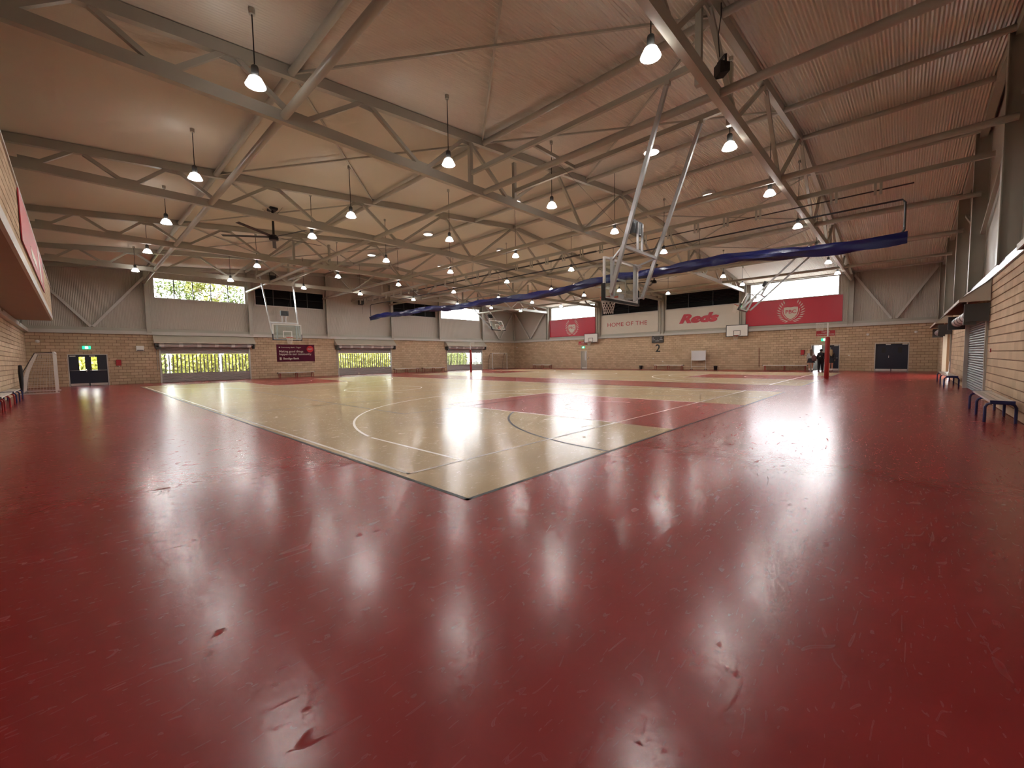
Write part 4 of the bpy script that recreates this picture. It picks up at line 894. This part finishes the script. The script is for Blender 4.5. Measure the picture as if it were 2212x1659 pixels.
# ---------------------------------------------------------------- students leaving by the open doors
def person(label, loc, rz, h, hair, top, bottom, stride=.12, bag=None, long_hair=True, skirt=True, group='students at the open doors'):
    """body faces local +y. One continuous skinned body; clothes, hair and shoes are its children"""
    t = thing('person', label, 'person', loc, rz, group=group); k = h / 1.70
    V, Ed, Rd = [], [], []
    def v(p, r, par=None):
        V.append(tuple(q * k for q in p)); Rd.append(r * k)
        if par is not None: Ed.append((par, len(V) - 1))
        return len(V) - 1
    pel = v((0, 0, .93), .125); wst = v((0, .01, 1.08), .11, pel); chs = v((0, 0, 1.28), .13, wst); nb = v((0, -.005, 1.42), .075, chs); nk = v((0, .01, 1.50), .05, nb)
    hd = v((0, .03, 1.58), .082, nk); tp = v((0, .025, 1.655), .07, hd); v((0, .085, 1.565), .03, hd)
    for s in (-1, 1):
        st_ = s * stride
        hp = v((s * .09, 0, .86), .09, pel); kn = v((s * .095, st_ * .6 + .02, .48), .058, hp); cf = v((s * .095, st_ * .85 - .02, .33), .055, kn); ak = v((s * .095, st_ - .02, .085), .036, cf)
        hl = v((s * .095, st_ - .05, .04), .036, ak); v((s * .10, st_ + .13, .035), .032, ak)
        sh = v((s * .175, 0, 1.38), .055, nb); el = v((s * .235, -.02 - st_ * .4, 1.12), .04, sh); wr_ = v((s * .235, .07 - st_ * .7, .90), .028, el); pm = v((s * .235, .09 - st_ * .7, .82), .03, wr_)
        v((s * .20, .12 - st_ * .7, .80), .009, pm)
        for fi, (fx_, fl_) in enumerate(((-.024, .070), (-.008, .08), (.008, .075), (.024, .06))):
            a = v((s * .235, .09 - st_ * .7 + fx_, .785), .009, pm); v((s * .225, .10 - st_ * .7 + fx_, .785 - fl_ * .7), .008, a)
    me = bpy.data.meshes.new('body'); me.from_pydata(V, Ed, []); me.materials.append(M['skin'])
    me.skin_vertices or None
    b = bpy.data.objects.new('body', me); COL.objects.link(b); b.parent = t
    md = b.modifiers.new('skin', 'SKIN'); md.use_smooth_shade = True
    if not me.skin_vertices: me.attributes
    sv = me.skin_vertices[0].data if me.skin_vertices else None
    if sv:
        for i, r in enumerate(Rd): sv[i].radius = (r, r)
        sv[0].use_root = True
    b.modifiers.new('sub', 'SUBSURF').levels = 1; b.modifiers['sub'].render_levels = 2
    def S(mb): mb.v = [(x * k, y * k, z * k) for x, y, z in mb.v]; return mb
    S(MB().lathe([(.165, .90), (.160, 1.0), (.155, 1.10), (.175, 1.25), (.185, 1.36), (.13, 1.43), (.075, 1.47)], n=18, sy=.72)).build('jumper', M[top], b, smooth=True)
    for s in (-1, 1):
        st_ = s * stride
        S(MB().tube([(s * .15, 0, 1.39), (s * .235, -.02 - st_ * .4, 1.12), (s * .237, .06 - st_ * .66, .925)], [.075, .058, .044], 10)).build('sleeve', M[top], b, smooth=True)
        S(MB().tube([(s * .097, st_ - .075, .03), (s * .098, st_, .045), (s * .10, st_ + .11, .035), (s * .10, st_ + .155, .025)], [.04, .05, .046, .025], 8)).build('shoe', M['black'], b, smooth=True)
        if skirt: S(MB().tube([(s * .095, st_ - .02, .07), (s * .095, st_ * .9 - .02, .22)], [.045, .054], 10)).build('sock', M['cloth_w'], b, smooth=True)
        else: S(MB().tube([(s * .095, 0, .93), (s * .093, st_ * .3 + .01, .70), (s * .096, st_ * .6 + .015, .48), (s * .095, st_ * .85 - .015, .30), (s * .095, st_ - .02, .08)], [.13, .115, .095, .088, .07], 12)).build('trouser_leg', M[bottom], b, smooth=True)
    if skirt:
        n = MB(); rows = []
        for r, z in ((.165, 1.02), (.185, .95), (.22, .82), (.255, .66)):
            for a in range(32):
                th = 2 * PI * a / 32; rr = r * (1 + .035 * (a % 2) * (1 if z < .95 else 0)); n.v.append((rr * math.cos(th), rr * .78 * math.sin(th), z))
        for i in range(3):
            for a in range(32): n.face([i * 32 + a, i * 32 + (a + 1) % 32, (i + 1) * 32 + (a + 1) % 32, (i + 1) * 32 + a])
        S(n).build('skirt', M[bottom], b, smooth=True)
    hm = MB().lathe([(.02, 1.71), (.07, 1.695), (.098, 1.65), (.104, 1.59), (.098, 1.53), (.08, 1.50)], (0, .0, 0), 16, 2, 1.0)
    hm.v = [(x, y if y < .03 else .03 + (y - .03) * .35, z) for x, y, z in hm.v]
    S(hm).build('hair', M[hair], b, smooth=True)
    if long_hair: S(MB().tube([(0, -.05, 1.60), (0, -.10, 1.48), (0, -.125, 1.34), (0, -.12, 1.20)], [.09, .095, .09, .05], 10)).build('long_hair', M[hair], b, smooth=True)
    for s in (-1, 1): S(MB().lathe([(.004, -.008), (.02, 0), (.004, .008)], (s * .098, .03, 1.585), 8, 0)).build('ear', M['skin'], b)
    S(MB().lathe([(.002, -.006), (.012, 0), (.002, .006)], (-.03, .10, 1.60), 8, 1).lathe([(.002, -.006), (.012, 0), (.002, .006)], (.03, .10, 1.60), 8, 1)).build('eye', M['hair_k'], b)
    S(MB().box(-.025, .025, .098, .105, 1.535, 1.543)).build('mouth', M['bag'], b)
    return t
def backpack(label, loc, rz, m, cat='backpack', patch=False):
    t = thing('backpack', label, cat, loc, rz)
    MB().lathe([(.05, -.23), (.16, -.21), (.17, 0), (.15, .16), (.06, .23)], n=16, sy=.6).build('bag_body', M[m], t, smooth=True)
    MB().lathe([(.05, -.14), (.11, -.12), (.11, .02), (.05, .04)], (0, -.09, 0), 14, 2, .5).build('front_pocket', M[m], t, smooth=True)
    for s in (-1, 1): MB().tube([(s * .09, .09, .2), (s * .10, .22, .17), (s * .11, .26, -.02), (s * .10, .1, -.2)], .018, 6).build('shoulder_strap', M[m], t)
    if patch: MB().lathe([(.045, -.005), (.045, 0)], (0, -.146, -.03), 14, 1).build('badge', M['cream'], t)
    return t
person('student with long brown hair in grey top and black skirt, left of the group', (27.2, 36.55, 0), .15, 1.70, 'hair_b', 'cloth_g', 'cloth_k', .10)
person('student in black clothes and trousers with a backpack in the doorway', (27.72, 37.35, 0), -.05, 1.72, 'hair_k', 'cloth_k', 'cloth_k', .12, long_hair=False, skirt=False)
person('blonde student in black blazer and skirt right of the red netball post', (28.42, 36.7, 0), .2, 1.66, 'hair_y', 'cloth_k', 'cloth_k', .12)
backpack('maroon shoulder bag carried by the student with brown hair', (27.40, 36.50, 1.02), .5, 'bag', 'bag')
backpack('black backpack with pale badge worn by the student in trousers', (27.72, 37.10, 1.18), -.05, 'cloth_k', patch=True)

# ---------------------------------------------------------------- outside, seen through the left windows and shutters
gr = MB().box(-90, XL - .3, -60, 110, -.25, -.05).box(XL - .3, 90, YB + 3.4, 130, -.25, -.05).build('ground_outside', M['ground']); tag(gr, 'pale paving outside the hall', kind='structure')
lw = MB().box(-80, -13, -50, 100, -.06, -.02).build('ground_grass', M['grass']); tag(lw, 'dry grass beyond the paving outside', kind='structure')
def tree(label, x, y, h, r, m, seed):
    rnd = random.Random(seed); t = thing('tree', label, 'tree', (x, y, 0), group='trees outside the left wall')
    MB().tube([(0, 0, -.1), (.1, .05, h * .3), (-.05, .1, h * .6), (.05, 0, h * .85)], [.24, .19, .12, .04], 8).build('trunk', M['bark'], t, smooth=True)
    br = MB(); cl = []
    for i in range(16):
        a = rnd.random() * 2 * PI; z0 = h * (.25 + .5 * rnd.random()); rr = r * (.5 + .5 * rnd.random()); z1 = min(h * .96, z0 + h * (.08 + .22 * rnd.random()))
        e = (math.cos(a) * rr, math.sin(a) * rr, z1); br.tube([(0, .05, z0), (e[0] * .5, e[1] * .5, (z0 + z1) / 2 + .2), e], [.07, .045, .015], 5); cl.append(e)
        cl.append((e[0] * .6, e[1] * .6, z1 + .4))
    br.build('branch', M['bark'], t)
    lf = MB()
    for c_ in cl + [(0, 0, h * .9)]:
        cr = r * .36
        for i in range(48):
            d = Vector((rnd.gauss(0, 1), rnd.gauss(0, 1), rnd.gauss(0, .7))).normalized() * cr * rnd.random() ** .4
            p = Vector(c_) + d; u = Vector((rnd.gauss(0, 1), rnd.gauss(0, 1), rnd.gauss(0, 1))).normalized(); w2 = u.orthogonal().normalized(); s = .13 + .10 * rnd.random()
            lf.add([p - u * s, p + w2 * s * .45, p + u * s, p - w2 * s * .45], [(0, 1, 2, 3)])
    o = lf.build('foliage', M[m], t); tag(o, kind='stuff')
for i, (x, y, h, r, m) in enumerate(((-17.5, .2, 9.6, 2.3, 'leaf2'), (-22, 5.0, 10.8, 2.6, 'leaf2'), (-16.5, 6.6, 9.5, 2.2, 'leaf'), (-21, 10.6, 10.2, 2.6, 'leaf2'), (-30, 15.5, 9, 2.8, 'leaf'), (-21, 19.5, 7.5, 2.8, 'leaf'), (-23, 26, 7, 2.8, 'leaf2'), (-25, 36, 6.8, 2.6, 'leaf2'), (-19.5, -5.0, 8, 2.3, 'leaf'))):
    tree(f'sunlit {"yellow green" if m == "leaf" else "green"} tree outside, {(ORD + ["ninth"])[i]} planted along the left wall', x, y, h, r, m, i + 3)
for i, (y, m) in enumerate(((-2.6, 'leaf'), (1.0, 'leaf2'), (4.75, 'leaf'), (8.5, 'leaf'), (15.2, 'leaf'), (18.8, 'leaf'), (22.4, 'leaf'), (31.0, 'leaf2'), (34.6, 'leaf2'))):
    rnd = random.Random(40 + i); t = thing('shrub', f'bushy shrub outside the shutters, {(ORD + ["ninth"])[i]} along the left wall', 'shrub', (-14 - rnd.random() * .4, y, 0), group='shrubs outside')
    lf = MB()
    for _ in range(1700):
        d = Vector((rnd.gauss(0, 1), rnd.gauss(0, 1), rnd.gauss(0, 1))).normalized() * rnd.random() ** .33; p = Vector((d.x * 1.3, max(-1.55, min(1.55, d.y * 2.2)), 1.35 + d.z * 1.45)); u = Vector((rnd.gauss(0, 1), rnd.gauss(0, 1), rnd.gauss(0, 1))).normalized(); w2 = u.orthogonal().normalized(); s = .18 + .12 * rnd.random()
        lf.add([p - u * s, p + w2 * s * .45, p + u * s, p - w2 * s * .45], [(0, 1, 2, 3)])
    tag(lf.build('foliage', M['hedge' if m == 'leaf' else 'hedge2'], t), kind='stuff')
    MB().tube([(0, 0, -.05), (.1, .1, .8)], [.06, .03], 6).tube([(0, 0, -.05), (-.15, .2, .9)], [.06, .03], 6).build('stem', M['bark'], t)
